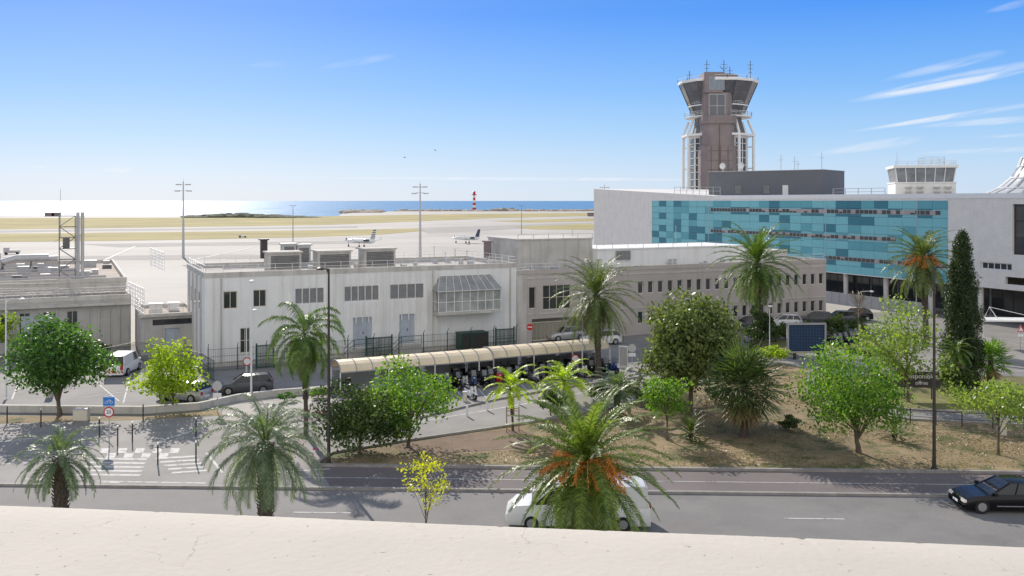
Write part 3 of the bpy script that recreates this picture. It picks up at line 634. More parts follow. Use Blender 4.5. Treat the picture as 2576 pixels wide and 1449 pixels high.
wl.add([(0,.0,17.6),(0,30,17.6),(u18,30,15.85),(u18,0,15.85)],[(3,2,1,0)])
wl.add([(0,0,ZB),(LQ,0,ZB),(LQ,6,ZB),(0,6,ZB)],[(3,2,1,0)])
wl.add([(LQ,0,ZB),(LQ,30,ZB),(LQ,30,15.85),(LQ,0,15.85)],[(0,1,2,3)])
wl.box(ul,ur,.3,.35,ZB,ZT)
wl.build('wall',M['tblwhite'],Q)
MB().box(u18,LQ,.4,29.6,15.0,15.3).build('roof',M['roof'],Q)
MB().box(u18,LQ,-.08,.4,15.3,15.93).build('parapet',M['whitemetal'],Q)
cl=MB(); rng=random.Random(77); nc=28; nr=9; cw=(ur-ul)/nc; ch=(ZT-ZB)/nr
rowz=[(13.15,13.7),(9.45,9.95),(6.3,6.8)]
grid={}
for i in range(nc):
    for j in range(nr):
        x=rng.random()
        if j==nr-1: mi=0 if x<.4 else (1 if x<.8 else 2)
        elif grid.get((i-1,j),0)==2 and x<.75: mi=0
        else: mi=0 if x<.64 else (1 if x<.80 else 2)
        grid[(i,j)]=mi; a=ul+i*cw; z=ZB+j*ch
        cl.box(a+.02,a+cw-.02,.02,.06,z+.02,z+ch-.02,mi)
cl.build('glass_cladding',[M['turq1'],M['turq2'],M['turq3']],Q)
for px in (1783,2077,2307): u=bq.uz(px,600)[0]; MB().box(u-.06,u+.06,-.028,.015,ZB,ZT).build('joint_strip',M['winframe'],Q)
MB().box(ul,ur,-.02,.015,ZB,ZB+.1).build('bottom_trim',M['whitemetal'],Q); MB().box(ul,ur,-.02,.015,ZT-.08,ZT+.02).build('top_trim',M['whitemetal'],Q)
starts=[bq.uz(1785,600)[0],bq.uz(1785,600)[0],bq.uz(2080,600)[0]]
for (z0,z1),s0 in zip(rowz,starts):
    x=s0+.3
    while x+2.4<ur-.5:
        if (z0<9.5 and z0>9 and bq.uz(2250,600)[0]<x): break
        mb=MB().box(x,x+2.4,-.03,.0,z0-.04,z0).box(x,x+2.4,-.03,.0,z1,z1+.04)
        for q in (0,.8,1.6): mb.box(x+q,x+q+.06,-.03,0,z0,z1)
        f=mb.build('window',M['winframe'],Q)
        MB().box(x+.06,x+2.4,-.015,-.005,z0,z1).build('pane',M['glass'],f)
        for q in (0,.8,1.6):
            if rng.random()<.36: MB().box(x+q+.08,x+q+.78,-.022,-.016,z0+(.25 if rng.random()<.5 else 0.02),z1).build('blind',M['brownpanel'],f)
        x+=2.42
window(Q,tw[0],tw[1]+6,8.6,14.6,.3,M['darkmetal'],nv=3,nh=2,fw=.2)
window(Q,sw[0],sw[1],6.6,7.5,.3,M['whitemetal'],nv=4,fw=.12)
MB().box(0,LQ,6.,6.3,0,ZB).build('ground_floor_wall',M['louvre'],Q)
for i in range(14): x=ul+20+i*5.; window(Q,x,x+4.6,.3,3.6,5.85,M['darkmetal'],nv=2,fw=.1,name='shop_window')
for i in range(14): x=20+i*7.5; MB().lathe([(.35,0),(.35,ZB)],12,(x,1.2,0)).build('column',M['tblwhite'],Q,smooth=True)
hb=MB().box(ul+15,ur-2,-1.5,-1.35,0,1.7)
x=ul+15
while x<ur-2: hb.box(x,x+.08,-1.56,-1.503,0,1.75); x+=1.5
hb.build('hoarding',M['louvre'],Q)
rr=MB(); u_=bq.uz(2070,488)[0]; v_=bq.uz(2200,488)[0]; railing(rr,[(u_,2,15.3),(v_,2,15.3)],1.5,2,3,.05); rr.build('roof_railing',M['metal'],Q)
rr=MB(); railing(rr,[(u18-14,1,16.2),(u18,1,16.0)],1.4,2,2,.05); rr.build('roof_railing',M['metal'],Q)
pa_=Vector((xat(1783,168),168)); pb_=Vector((xat(2070,155),155)); dd=pb_-pa_; PH=thing('rooftop_plant_room','dark slate grey plant room on the roof of the turquoise building','plant room',(pa_.x,pa_.y,15.3),math.atan2(dd.y,dd.x))
MB().box(0,dd.length,0,11,0,4.95).build('wall',M['penthouse'],PH); MB().box(-.1,dd.length+.1,-.1,11.1,4.95,5.05).build('roof',M['metal'],PH)
MB().box(14,15,-.05,-.004,.1,2.4).build('door',M['whitemetal'],PH)
for x in (5.3,10.6): louvres(PH,x,x+1.,1.,2.4,-.16,'vent')
for x,h_ in ((12.5,2.8),(15.,2.4),(15.6,1.6),(19.8,3)): MB().tube([(x,3,5.05),(x,3,5.05+h_)],.05,4).tube([(x-.4,3,5.+h_*.7),(x+.4,3,5.+h_*.7)],.04,4).build('aerial',M['metal'],PH)
for i,x in enumerate((2.3,5.9)):
    lb_=['white satellite dish, left one on the slate plant room','white satellite dish, right one on the slate plant room'][i]
    p=Matrix.Translation(PH.location)@Matrix.Rotation(PH.rotation_euler.z,4,'Z')@Vector((x,1.2,5.05)); sdh=thing('satellite_dish',lb_,'satellite dish',p,PH.rotation_euler.z,'satellite dishes on the plant room')
    MB().tube([(0,0,0),(0,0,.6)],.08,6).build('mount',M['metal'],sdh)
    MB().lathe([(.05,.2),(.35,.16),(.56,.05),(.59,0),(.52,.08),(.2,.25)],18,(0,-.3,1.0),axis='y').build('dish',M['whitemetal'],sdh,smooth=True)
OT=thing('old_control_tower','small white control tower with glass cab on the roof at right','control tower',(xat(2316,140),140,15.3),R(-15))
hw=4.15
MB().box(-hw,hw,-hw,hw,0,2.3).box(-hw-.1,hw+.1,-hw-.1,hw+.1,2.3,2.5).build('wall',M['white'],OT)
cab=MB(); cab.add([(-hw+.3,-hw+.3,2.5),(hw-.3,-hw+.3,2.5),(hw-.3,hw-.3,2.5),(-hw+.3,hw-.3,2.5),(-hw,-hw,4.6),(hw,-hw,4.6),(hw,hw,4.6),(-hw,hw,4.6)],[(0,1,5,4),(1,2,6,5),(2,3,7,6),(3,0,4,7)])
cb=cab.build('cab_glazing',mat('pale_cab_glass',(.22,.24,.26),.1,.4,.7,spec=.6),OT)
for i in range(7):
    t=-1+i/3
    for sg in (-1,1):
        MB().tube([(t*(hw-.3),sg*(hw-.28),2.5),(t*hw,sg*(hw+.03),4.6)],.08,4).build('mullion',M['whitemetal'],cb); MB().tube([(sg*(hw-.28),t*(hw-.3),2.5),(sg*(hw+.03),t*hw,4.6)],.08,4).build('mullion',M['whitemetal'],cb)
MB().box(-hw-.3,hw+.3,-hw-.3,hw+.3,4.6,5.0).build('cab_roof',M['white'],OT)
rr=MB(); railing(rr,[(-hw,-hw,5),(hw,-hw,5),(hw,hw,5)],.6,1.5,2,.03); railing(rr,[(0,-2,5),(3.,-2,5),(3.,2,5),(0,2,5),(0,-2,5)],1.3,1,3,.03); rr.build('railing',M['metal'],OT)
MB().tube([(-3.9,-3.9,5),(-3.9,-3.9,7)],.04,4).build('aerial',M['metal'],OT)
for x in (-2.8,-1.2,1.1,2.6): MB().box(x,x+.9,-hw-.6,-hw-.01,.9,1.1).box(x,x+.9,-hw-.6,-hw-.01,1.6,1.8).build('sunshade',M['conc'],OT)
TT=thing('terminal_rotunda','white concave tent-like roof rising behind buildings at far right','building',(xat(2662,190),190,0))
pf=[(15,0),(15,15.6),(13.8,16.2),(10.9,17.6),(8.6,19.7),(7.2,22.2),(6.6,24.)]
MB().lathe(pf,32).build('shell',mat('grey_glass_shell',(.5,.52,.54),.4,.1,.3),TT,smooth=True)
rb=MB()
for i in range(24):
    a=2*PI*i/24; rb.tube([((r+.1)*math.cos(a),(r+.1)*math.sin(a),z+.1) for r,z in pf[1:]],.16,5)
for r,z in pf[2:]: rb.lathe([(r+.2,z),(r+.2,z+.2)],32)
rb.build('ribs',M['whitemetal'],TT)
# ---------------------------------------------------------------- control tower
YT=260.; sT=YT/F
CT=thing('control_tower','tall airport control tower with brown shaft and flared glass cab','control tower',(xat(1806,YT),YT,0),0)
def zt_(py): return 15-(py-505)*sT
def half(px): return (px-1806)*sT
o8=PI/8
z33=zt_(345)
MB().lathe([(7.9,0),(7.9,z33)],8,off=o8).build('shaft',M['white'],CT)
for i in range(8):
    a=2*PI*i/8; gl=MB()
    for t in (-1.9,0,1.9):
        cx_=7.36*math.cos(a)-t*math.sin(a); cy_=7.36*math.sin(a)+t*math.cos(a)
        q=[]
        for (du,dv) in ((-.6,-.06),(.6,-.06),(.6,.06),(-.6,.06)): q.append((cx_-du*math.sin(a)+dv*math.cos(a),cy_+du*math.cos(a)+dv*math.sin(a)))
        gl.prism(q,14,z33-.6)
    o=gl.build('window_strip',M['glass'],CT); lt=MB(); c_,s2=math.cos(a),math.sin(a); t=2.9
    for k_ in range(9):
        z=15+k_*2.0; lt.tube([(7.5*c_+t*s2,7.5*s2-t*c_,z),(7.5*c_-t*s2,7.5*s2+t*c_,z)],.12,4)
    lt.build('bars',M['whitemetal'],o)
for i in range(8):
    a=2*PI*i/8+o8; MB().tube([(9.9*math.cos(a),9.9*math.sin(a),0),(9.9*math.cos(a),9.9*math.sin(a),z33)],.42,8).tube([(7.8*math.cos(a),7.8*math.sin(a),z33-3),(9.9*math.cos(a),9.9*math.sin(a),z33-3)],.2,6).tube([(7.8*math.cos(a),7.8*math.sin(a),z33-9),(9.9*math.cos(a),9.9*math.sin(a),z33-9)],.2,6).build('column',M['whitemetal'],CT,smooth=True)
MB().lathe([(10.4,z33),(10.4,z33+.6),(8,z33+.7)],8,off=o8).build('ring_beam',M['whitemetal'],CT)
MB().lathe([(7.6,z33+.7),(6.6,z33+4.5),(6.6,zt_(285))],8,off=o8).build('neck',M['steel'],CT)
for i in range(8):
    a=2*PI*i/8+o8
    MB().tube([(10*math.cos(a),10*math.sin(a),z33+.5),(8.3*math.cos(a),8.3*math.sin(a),zt_(305))],.38,6).build('strut',M['whitemetal'],CT)
z41=zt_(288); z48=zt_(213)
for nm,r_,z_ in (('balcony',9.4,zt_(298)),('balcony',8.5,zt_(270))):
    o=MB().lathe([(r_,z_),(r_,z_+.3)],16).build(nm,M['whitemetal'],CT); rr=MB(); railing(rr,[(r_*math.cos(2*PI*i/16),r_*math.sin(2*PI*i/16),z_+.3) for i in range(17)],1.2,2,3,.06); rr.build('railing',M['whitemetal'],o)
cb=MB().lathe([(7.4,z41),(7.9,z41+1.5),(10.9,z48)],12,off=PI/12).build('cab',mat('cab_glass',(.07,.075,.09),.08,.5,.25,spec=.8),CT)
for i in range(12):
    a=2*PI*i/12+PI/12; MB().tube([(7.45*math.cos(a),7.45*math.sin(a),z41),(7.95*math.cos(a),7.95*math.sin(a),z41+1.5),(10.95*math.cos(a),10.95*math.sin(a),z48)],.11,5).build('mullion',M['steel'],cb)
MB().lathe([(9.55,z48-3.2),(9.55,z48-2.95)],12,off=PI/12).build('transom',M['steel'],cb)
MB().lathe([(11.2,z48),(11.3,z48+.25),(11.2,z48+.8),(9.,z48+1.1)],12,off=PI/12).build('cab_roof',M['whitemetal'],CT)
rr=MB(); railing(rr,[(11.4*math.cos(2*PI*i/12),11.4*math.sin(2*PI*i/12),z48+.5) for i in range(13)],.9,3,1,.07); rr.build('roof_railing',M['whitemetal'],CT)
MB().lathe([(5.2,z48+1),(5.,zt_(190))],8,(.6,0,0),off=o8).build('equipment_room',M['towerbrown'],CT)
sp_=MB()
def spine(xc,hw1,z0,z1,y0,y1,ch=1.5):
    sp_.prism([(xc-hw1,y1),(xc-hw1,y0+ch),(xc-hw1+ch,y0),(xc+hw1-ch,y0),(xc+hw1,y0+ch),(xc+hw1,y1)],z0,z1)
spine(-1.8,4.9,0,zt_(372),-10.6,-5); spine(-1.8,4.3,zt_(372),zt_(318),-10.3,-4.9); spine(-1.6,4.7,zt_(318),zt_(298),-10.7,-4.8); spine(-2.0,3.9,zt_(298),zt_(243),-10.2,-4.5); spine(-3.4,2.6,zt_(243),zt_(194),-10.6,-3,.5)
spo=sp_.build('stair_shaft',M['towerbrown'],CT)
cr_=MB().box(-2.2,-1.6,-10.68,-10.605,0,zt_(372)).box(-4.3,-4.15,-10.66,-10.605,0,zt_(372)).box(.3,.45,-10.66,-10.605,0,zt_(372)).box(-2.0,-1.8,-10.38,-10.305,zt_(372),zt_(320))
for k_ in range(7): z=13+k_*2.6; cr_.box(-5.2,1.6,-10.65,-10.605,z,z+.12)
cr_.build('joints',mat('dark_brown_joint',(.13,.10,.10),.7,.1,1),spo)
window(CT,half(1775)-1.3,half(1815)-1.3,zt_(304),zt_(247),-10.35,M['metal'],nv=1,nh=1,fw=.14,name='window',glass=M['penthouse'])
louvres(CT,half(1775)-1.3,half(1812)-1.3,zt_(237),zt_(205),-10.75,'louvre',M['bluedoor'])
for i,(px,py,yo) in enumerate([(1778,152,0),(1823,150,1),(1892,150,2),(1729,182,-3),(1840,165,2)]):
    x=half(px); mb=MB().tube([(x,yo,z48),(x,yo,zt_(py))],.12,5)
    for k_ in range(3): z=zt_(py)-1.2-k_*1.1; mb.tube([(x-.9+.2*k_,yo,z),(x+.9-.2*k_,yo,z)],.08,4)
    mb.build('antenna',M['steel'],CT)
x=half(1823); MB().tube([(x-1.2,1,zt_(165)),(x,1,zt_(178)),(x+1.2,1,zt_(165))],.1,4).build('antenna',M['steel'],CT)
YL=1370.; LH=thing('lighthouse','red and white banded lighthouse on the breakwater by the sea','lighthouse',(xat(1193,YL),YL,0))
sL=YL/F
for i in range(6):
    z0=(2+i*6.2)*sL; z1=(2+(i+1)*6.2)*sL; r0=2.9-i*.25
    MB().lathe([(r0,z0),(r0-.22,z1)],12).build('tower_band',M['red'] if i%2==0 else M['signwhite'],LH,smooth=True)
MB().lathe([(6,0),(6,2*sL)],12).build('base',M['conc'],LH)
MB().lathe([(3.6,39.2*sL),(3.8,41.2*sL),(1.8,41.4*sL),(1.8,47*sL),(2.6,47.2*sL),(.3,49.5*sL)],12).build('lantern',M['red'],LH)
for i,(px,w_) in enumerate(((128,9),(142,6),(1488,8))):
    Y=880; tag(MB().box(-w_/2,w_/2,-3,3,0,3.2).box(-w_/2-.4,w_/2+.4,-3.4,3.4,3.2,3.5).build('shore_hut',M['towerbrown'],None,(xat(px,Y),Y,0)),['wide brown hut on the shore beyond the left runway','narrow brown hut beside the wide hut on the left shore','brown hut on the shore at the edge of the turquoise building'][i],'hut')
def mast(px,pyb,pyt,label):
    b=G(px,pyb); h=(pyb-pyt)/(pyb-HY)*H; o=thing('floodlight_mast',label,'floodlight mast',b,0,'tall floodlight masts on the apron')
    MB().tube([(0,0,0),(0,0,h*.5),(0,0,h)],[.38,.26,.14],8).build('pole',M['metal'],o,smooth=True)
    for z,x in ((h-.9,1.5),(h-2.4,1.1)): MB().tube([(-x,0,z),(x,0,z)],.09,5).build('crossbar',M['metal'],o)
    for x,z in ((-1.6,h-.9),(-.9,h-.9),(.9,h-.9),(1.6,h-.9),(-1.9,h-2.6),(-1.2,h-2.6),(1.2,h-2.6),(1.9,h-2.6)):
        MB().box(x-.3,x+.3,-.35,.3,z-.12,z+.18).build('floodlight',M['metal'],o)
    MB().tube([(0,0,h),(0,0,h+.8)],.03,4).build('lightning_rod',M['metal'],o)
mast(461,648,456,'tall floodlight mast behind the left end of the white building')
mast(1057,650,462,'tall floodlight mast behind the right half of the white building')
mast(1521,605,466,'floodlight mast with only its head showing over the turquoise building')
def thinpole(px,pyb,pyt,label,cat,m,head=True):
    b=G(px,pyb); h=(pyb-pyt)/(pyb-HY)*H; o=thing('slim_pole',label,cat,b); MB().tube([(0,0,0),(0,0,h)],[.16,.08],6).build('pole',m,o)
    if head:
        a_=MB().tube([(-.9,0,h),(0,0,h-.15),(.9,0,h)],.07,4).build('arm',m,o)
        for x in (-.9,.9): MB().box(x-.3,x+.3,-.15,.15,h-.03,h+.12).build('lamp_head',m,a_)
thinpole(737,608,517,'slim brown twin-arm lamp on the apron left of centre','lamp',M['towerbrown'])
thinpole(1312,590,517,'slim brown twin-arm lamp on the apron left of the turquoise building','lamp',M['towerbrown'])
thinpole(152,600,475,'thin aerial mast rising beside the exhaust ducts','mast',M['metal'],False)
def jet(label,px,py,rz,L_,tailm,stripe):
    b=G(px,py); o=thing('business_jet',label,'aircraft',b,rz,'business jets on the apron'); r=L_*.06; zc=r+1.15
    pr=[(0.01,-.5),(.35,-.47),(.75,-.42),(1,-.33),(1,.2),(.75,.35),(.35,.46),(.1,.5)]
    MB().lathe([(r*a,L_*t) for a,t in reversed(pr)],14,(0,0,zc),axis='x').build('fuselage',M['carwhite'],o,smooth=True)
    MB().lathe([(r*.3,-.02),(r*.7,.02)],4,(L_*.42,0,zc+r*.5),axis='x').build('cockpit_window',M['carglass'],o)
    for sg in (-1,1):
        wv=[(L_*.08,sg*r*.6,zc-r*.6),(-L_*.12,sg*r*.6,zc-r*.6),(-L_*.24,sg*L_*.5,zc+.15),(-L_*.19,sg*L_*.5,zc+.15)]
        w_=MB(); w_.add(wv+[(a,b_,c+.22) for a,b_,c in wv],[(0,1,2,3),(4,7,6,5),(0,3,7,4),(3,2,6,7),(2,1,5,6),(1,0,4,5)]); wg=w_.build('wing',M['carwhite'],o)
        MB().add([(-L_*.24,sg*L_*.5,zc+.2),(-L_*.19,sg*L_*.5,zc+.2),(-L_*.23,sg*L_*.52,zc+1.3),(-L_*.26,sg*L_*.52,zc+1.3)],[(0,1,2,3)]).build('winglet',M['carwhite'],wg)
        MB().lathe([(r*.35,-L_*.09),(r*.5,-L_*.03),(r*.52,L_*.05),(r*.45,L_*.06)],12,(-L_*.27,sg*r*1.55,zc+r*.35),axis='x').build('engine',M['cargrey'],o,smooth=True)
    x0=-L_*.33; fz=zc+r*.8; th_=L_*.24
    MB().xz([(x0,fz),(x0-L_*.14,fz),(x0-L_*.19,fz+th_),(x0-L_*.11,fz+th_)],-.1,.1).build('tail_fin',tailm,o)
    sb=MB()
    for i in range(5): t=(i+.5)/5.5; xa=x0-L_*.11*t-.02; xb=x0-L_*.14-L_*.05*t; z=fz+th_*t; sb.xz([(xa,z),(xb,z),(xb,z+th_*.08),(xa,z+th_*.08)],-.12,.12)
    sb.build('tail_stripes',stripe,o)
    tp=MB(); zt2=fz+th_
    for sg in (-1,1): tp.add([(x0-L_*.1,0,zt2),(x0-L_*.2,0,zt2),(x0-L_*.24,sg*L_*.15,zt2+.1),(x0-L_*.2,sg*L_*.15,zt2+.1)],[(0,1,2,3)])
    tp.build('tailplane',M['carwhite'],o)
    for x,y in ((L_*.36,0),(-L_*.06,-1.2),(-L_*.06,1.2)):
        MB().tube([(x,y,.3),(x,y,zc-r*.5)],.08,5).lathe([(.3,-.1),(.3,.1)],10,(x,y,.3),axis='y').build('landing_gear',M['darkmetal'],o)
jet('white business jet with striped tail fin, nearer one on the apron',905,621,R(148),13.5,M['carwhite'],M['cargrey'])
jet('white business jet with dark tail fin, right one on the apron',1172,612,R(155),11,M['cargrey'],M['carblue'])
for i,(px,py,w_,h_) in enumerate([(1270,606,5,1.4),(1290,606,3,1.1),(1318,607,4,1.6),(760,622,3,1.6),(8,672,3,3.2),(610,598,3,1.4),(30,640,4,2.)]):
    p=G(px,py); o=thing('apron_tug',['low baggage tug on the apron, left of three near the turquoise building','low baggage tug on the apron, middle of three near the turquoise building','low baggage tug on the apron, right of three near the turquoise building','grey ground unit on the apron behind the white building vents','tall grey ground unit at the left edge of the apron','small tug on the taxiway left of centre','grey service cart on the apron at far left'][i],'service vehicle',p,R(20))
    MB().box(-w_/2,w_/2,-.8,.8,.4,h_*.6).box(-w_/2,-w_/6,-.7,.7,h_*.6,h_).build('body',M['carsilver'],o)
    for x in (-w_*.35,w_*.35):
        for y in (-.75,.75): MB().lathe([(.35,-.1),(.35,.1)],8,(x,y,.35),axis='y').build('wheel',M['tyre'],o)
# ---------------------------------------------------------------- cars
def car(name,label,cat,paint,loc,rz,kind='hatch',group=None,L_=4.1,W_=1.75,Ht=1.5):
    o=thing(name,label,cat,loc,rz,group); hl=L_/2; hw=W_/2
    if kind=='van': bl_=[(-1,.9),(-.97,1.05),(.45,1.05),(.85,.98),(.97,.7),(1,.5)]; gh=(-.97,.66,-.94,.32)
    elif kind=='sedan': bl_=[(-1,.72),(-.97,.93),(-.55,.96),(.4,.92),(.75,.84),(.93,.70),(1,.48)]; gh=(-.80,.46,-.42,.06)
    else: bl_=[(-1,.75),(-.96,.98),(-.5,.98),(.45,.93),(.88,.78),(1,.52)]; gh=(-.96,.5,-.78,.12)
    k=Ht/1.5 if kind!='van' else Ht/1.85
    mb=MB(); st=[]
    for t,z in bl_:
        z*=k; wf=hw*(1-.12*max(0,abs(t)-.7)/.3); x=t*hl
        st.append([(x,-wf*.9,.2),(x,-wf,.38),(x,-wf,z-.18),(x,-wf*.93,z),(x,wf*.93,z),(x,wf,z-.18),(x,wf,.38),(x,wf*.9,.2)])
    vs=[p for s_ in st for p in s_]; fs=[]
    for i in range(len(st)-1):
        for j in range(8): q=(j+1)%8; fs.append((i*8+j,i*8+q,(i+1)*8+q,(i+1)*8+j))
    fs.append(tuple(range(7,-1,-1))); fs.append(tuple((len(st)-1)*8+j for j in range(8))); mb.add(vs,fs)
    mb.build('body',paint,o,smooth=50)
    zb=.9*k*(1.1 if kind=='van' else 1.02); a0,a1,c0,c1=[q*hl for q in gh]; zr=Ht-.05; wb=hw*.90; wt=hw*(.86 if kind=='van' else .70)
    B=[(a0,-wb,zb),(a1,-wb,zb-.03),(a1,wb,zb-.03),(a0,wb,zb)]; T_=[(c0,-wt,zr),(c1,-wt,zr),(c1,wt,zr),(c0,wt,zr)]
    MB().add(B+T_,[(0,1,5,4),(1,2,6,5),(2,3,7,6),(3,0,4,7),(4,5,6,7)]).build('window',M['carglass'],o)
    rf=MB().add([(c0-.03,-wt-.02,zr-.02),(c1+.03,-wt-.02,zr-.02),(c1+.03,wt+.02,zr-.02),(c0-.03,wt+.02,zr-.02),(c0+.15,-wt+.12,zr+.05),(c1-.15,-wt+.12,zr+.05),(c1-.15,wt-.12,zr+.05),(c0+.15,wt-.12,zr+.05)],[(0,1,5,4),(1,2,6,5),(2,3,7,6),(3,0,4,7),(4,5,6,7)])
    for i in range(4): rf.tube([B[i],T_[i]],.045,4)
    for sg in (0,3):
        for t in ((.33,.62) if kind!='van' else (.72,)):
            p=Vector(B[0 if sg==0 else 3]).lerp(Vector(B[1 if sg==0 else 2]),t); q=Vector(T_[0 if sg==0 else 3]).lerp(Vector(T_[1 if sg==0 else 2]),t); rf.tube([p,q],.035,4)
        if kind=='van':
            p=[Vector(B[0 if sg==0 else 3]),Vector(B[0 if sg==0 else 3]).lerp(Vector(B[1 if sg==0 else 2]),.66),Vector(T_[0 if sg==0 else 3]).lerp(Vector(T_[1 if sg==0 else 2]),.74),Vector(T_[0 if sg==0 else 3])]
            yy_=-.012 if sg==0 else .012; rf.add([(a.x,a.y+yy_,a.z) for a in p],[(0,1,2,3)])
    rf.build('roof',paint,o,smooth=40)
    for x in (-hl*.62,hl*.64):
        for sg in (-1,1):
            wh=MB().lathe([(.2,-.1),(.33,-.1),(.33,.1),(.2,.1)],20,(x,sg*(hw-.09),.33),axis='y').build('wheel',M['tyre'],o); MB().lathe([(.21,-.105),(.21,.105)],10,(x,sg*(hw-.09),.33),axis='y').build('rim',M['rim'],wh)
    for sg in (-1,1):
        MB().box(hl*.93,hl*.985,sg*hw*.72-.17,sg*hw*.72+.17,.53*k,.66*k).build('headlight',M['lamp'],o)
        MB().box(-hl-.012,-hl+.1,sg*hw*.70-.12,sg*hw*.70+.12,.62*k,.85*k if kind!='van' else 1.1*k).build('tail_light',M['tail'],o)
        MB().box(a1-.25,a1-.1,sg*(hw+.06)-.08,sg*(hw+.06)+.08,zb,zb+.14).build('mirror',paint,o)
    MB().box(hl-.04,hl+.015,-.25,.25,.36,.47).build('number_plate',M['signwhite'],o); MB().box(-hl-.015,-hl+.04,-.25,.25,.42,.53).build('number_plate',M['signwhite'],o)
    if kind=='sedan':
        for sg in (-1,1): MB().box(-hl*.45,hl*.35,sg*hw-.012,sg*hw+.012,.36,.40).build('chrome_trim',M['rim'],o)
    return o
ra=math.atan2(rd.y,rd.x)
car('car','black sedan driving on the near road at far right','car',M['carblack'],(xat(2403,44.6)+2.45,44.6,.01),R(180)+ra,'sedan',None,4.8,1.84,1.45)
car('van','white van on the near road behind the big foreground palm','van',M['carwhite'],(xat(1452,42.4),42.4,.01),R(180)+ra,'van',None,6.6,1.95,2.05)
p=G(284,950); pv=car('van','small white van with red and white rear chevrons in the left car park','van',M['carwhite'],(p.x,p.y+2.1,.02),R(93),'van',None,4.3,1.8,1.85)
cv=MB()
for i in range(6): z=.36; y=-.8+i*.27; cv.add([(-2.175,y,z),(-2.175,y+.14,z),(-2.175,y+.26,z+.22),(-2.175,y+.12,z+.22)],[(0,3,2,1)])
cv.build('chevrons',M['red'],pv)
car('car','dark hatchback parked in front of the fence beside the white lamp pole','car',M['cargrey'],G(612,993)+Vector((0,.8,0)),R(195),'hatch')
car('car','silver car half hidden behind the lime tree','car',M['carsilver'],G(455,1012)+Vector((0,.8,0)),R(160),'hatch')
car('car','silver hatchback parked inside the gate of the taupe building','car',M['carsilver'],G(1425,857)+Vector((0,.5,0)),TH+R(175),'hatch')
car('car','pale car parked behind the palm before the taupe building','car',M['carwhite'],G(1512,866),TH+R(175),'hatch')
car('car','white car parked at the right end of the taupe building','car',M['carwhite'],G(1972,822),R(170),'hatch')
for i,(px,py,m) in enumerate([(2052,815,'cargrey'),(2112,812,'cargrey'),(2150,806,'carblack'),(1885,828,'cargrey')]):
    car('car',['dark car parked beyond the hedge, left one of the dark row','dark car parked beyond the hedge, middle one of the dark row','black car parked beyond the hedge, right end of the row','dark car parked behind the magnolia tree'][i],'car',M[m],G(px,py),R(165+8*i),'hatch','cars parked beyond the hedge')
# ---------------------------------------------------------------- scooters
def scooter(paint,topcase=True,shield=True):
    o=thing('scooter','scooter','scooter')
    for x in (-.62,.64):
        wh=MB().lathe([(.13,-.05),(.25,-.06),(.25,.06),(.13,.05)],14,(x,0,.25),axis='y').build('wheel',M['tyre'],o); MB().lathe([(.14,-.055),(.14,.055)],8,(x,0,.25),axis='y').build('rim',M['rim'],wh)
    MB().xz([(-.85,.62),(-.7,.42),(-.3,.25),(.32,.22),(.42,.3),(.05,.36),(-.05,.68),(-.8,.74)],-.17,.17).build('body',paint,o)
    MB().xz([(.36,.26),(.5,.5),(.42,1.0),(.34,1.0),(.3,.5)],-.22,.22).xz([(.45,.5),(.9,.44),(.85,.52),(.6,.6),(.48,.6)],-.09,.09).build('front_shield',paint,o)
    MB().xz([(-.84,.76),(-.05,.7),(.0,.76),(-.35,.84),(-.8,.88)],-.15,.15).build('seat',M['seat'],o)
    MB().tube([(.64,0,.25),(.4,0,1.0)],.035,5).tube([(.33,-.33,1.06),(.4,0,1.0),(.33,.33,1.06)],.022,5).build('handlebar',M['darkmetal'],o)
    for sg in (-1,1): MB().tube([(.36,sg*.25,1.05),(.4,sg*.3,1.2)],.01,4).box(.38,.41,sg*.31-.06,sg*.31+.06,1.2,1.28).build('mirror',M['darkmetal'],o)
    MB().box(.5,.54,-.06,.06,.8,.88).build('headlight',M['lamp'],o)
    if topcase: MB().xz([(-1.0,.9),(-.6,.9),(-.63,1.18),(-.95,1.2)],-.2,.2).build('top_case',M['seat'],o)
    if shield: MB().xz([(.42,1.0),(.44,1.0),(.3,1.42),(.28,1.42)],-.19,.19).build('windscreen',M['screenplastic'],o)
    MB().tube([(-.2,.1,.3),(-.3,.18,.03)],.015,4).build('kickstand',M['darkmetal'],o)
    return o
protos=[scooter(M['carblack']),scooter(M['cargrey'],False),scooter(M['carblue'],True),scooter(M['carwhite'],False,False),scooter(M['carsilver'],True,False),scooter(M['red'],True,True)]
cn_=['black scooter with top case','grey scooter without top case','dark blue scooter with windscreen','white scooter without windscreen','silver scooter with top case','red scooter with windscreen']
used=set(); rng=random.Random(21)
SH0=Vector((-12.97,69.7,0)); SH1=Vector((8.44,80.2,0)); sdv=(SH1-SH0).normalized(); sn=Vector((-sdv.y,sdv.x,0))
ordn=['first','second','third','fourth','fifth','sixth','seventh','eighth','ninth','tenth','eleventh','twelfth','thirteenth','fourteenth','fifteenth','sixteenth','seventeenth','eighteenth','nineteenth','twentieth','twenty-first','twenty-second','twenty-third','twenty-fourth']
def place_sc(k,p,rz,label,group):
    if k not in used: o=protos[k]; used.add(k); o['label']=label
    else: o=copy_tree(protos[k],None,label)
    o.location=p; o.rotation_euler=(0,0,rz); o['group']=group
fr_=[0,1,0,4,2,0,0,5,1,0,0,4,1,0,2,0,1,3,0,1,0,2]
for i in range(22):
    k=fr_[i]; p=SH0+sdv*(7.4+i*.78)+sn*(-.9+rng.uniform(-.2,.3)); place_sc(k,p,TH+R(-90)+rng.uniform(-.35,.35),f'{cn_[k]}, {ordn[i]} from left in the front row under the shelter','scooters under the shelter')
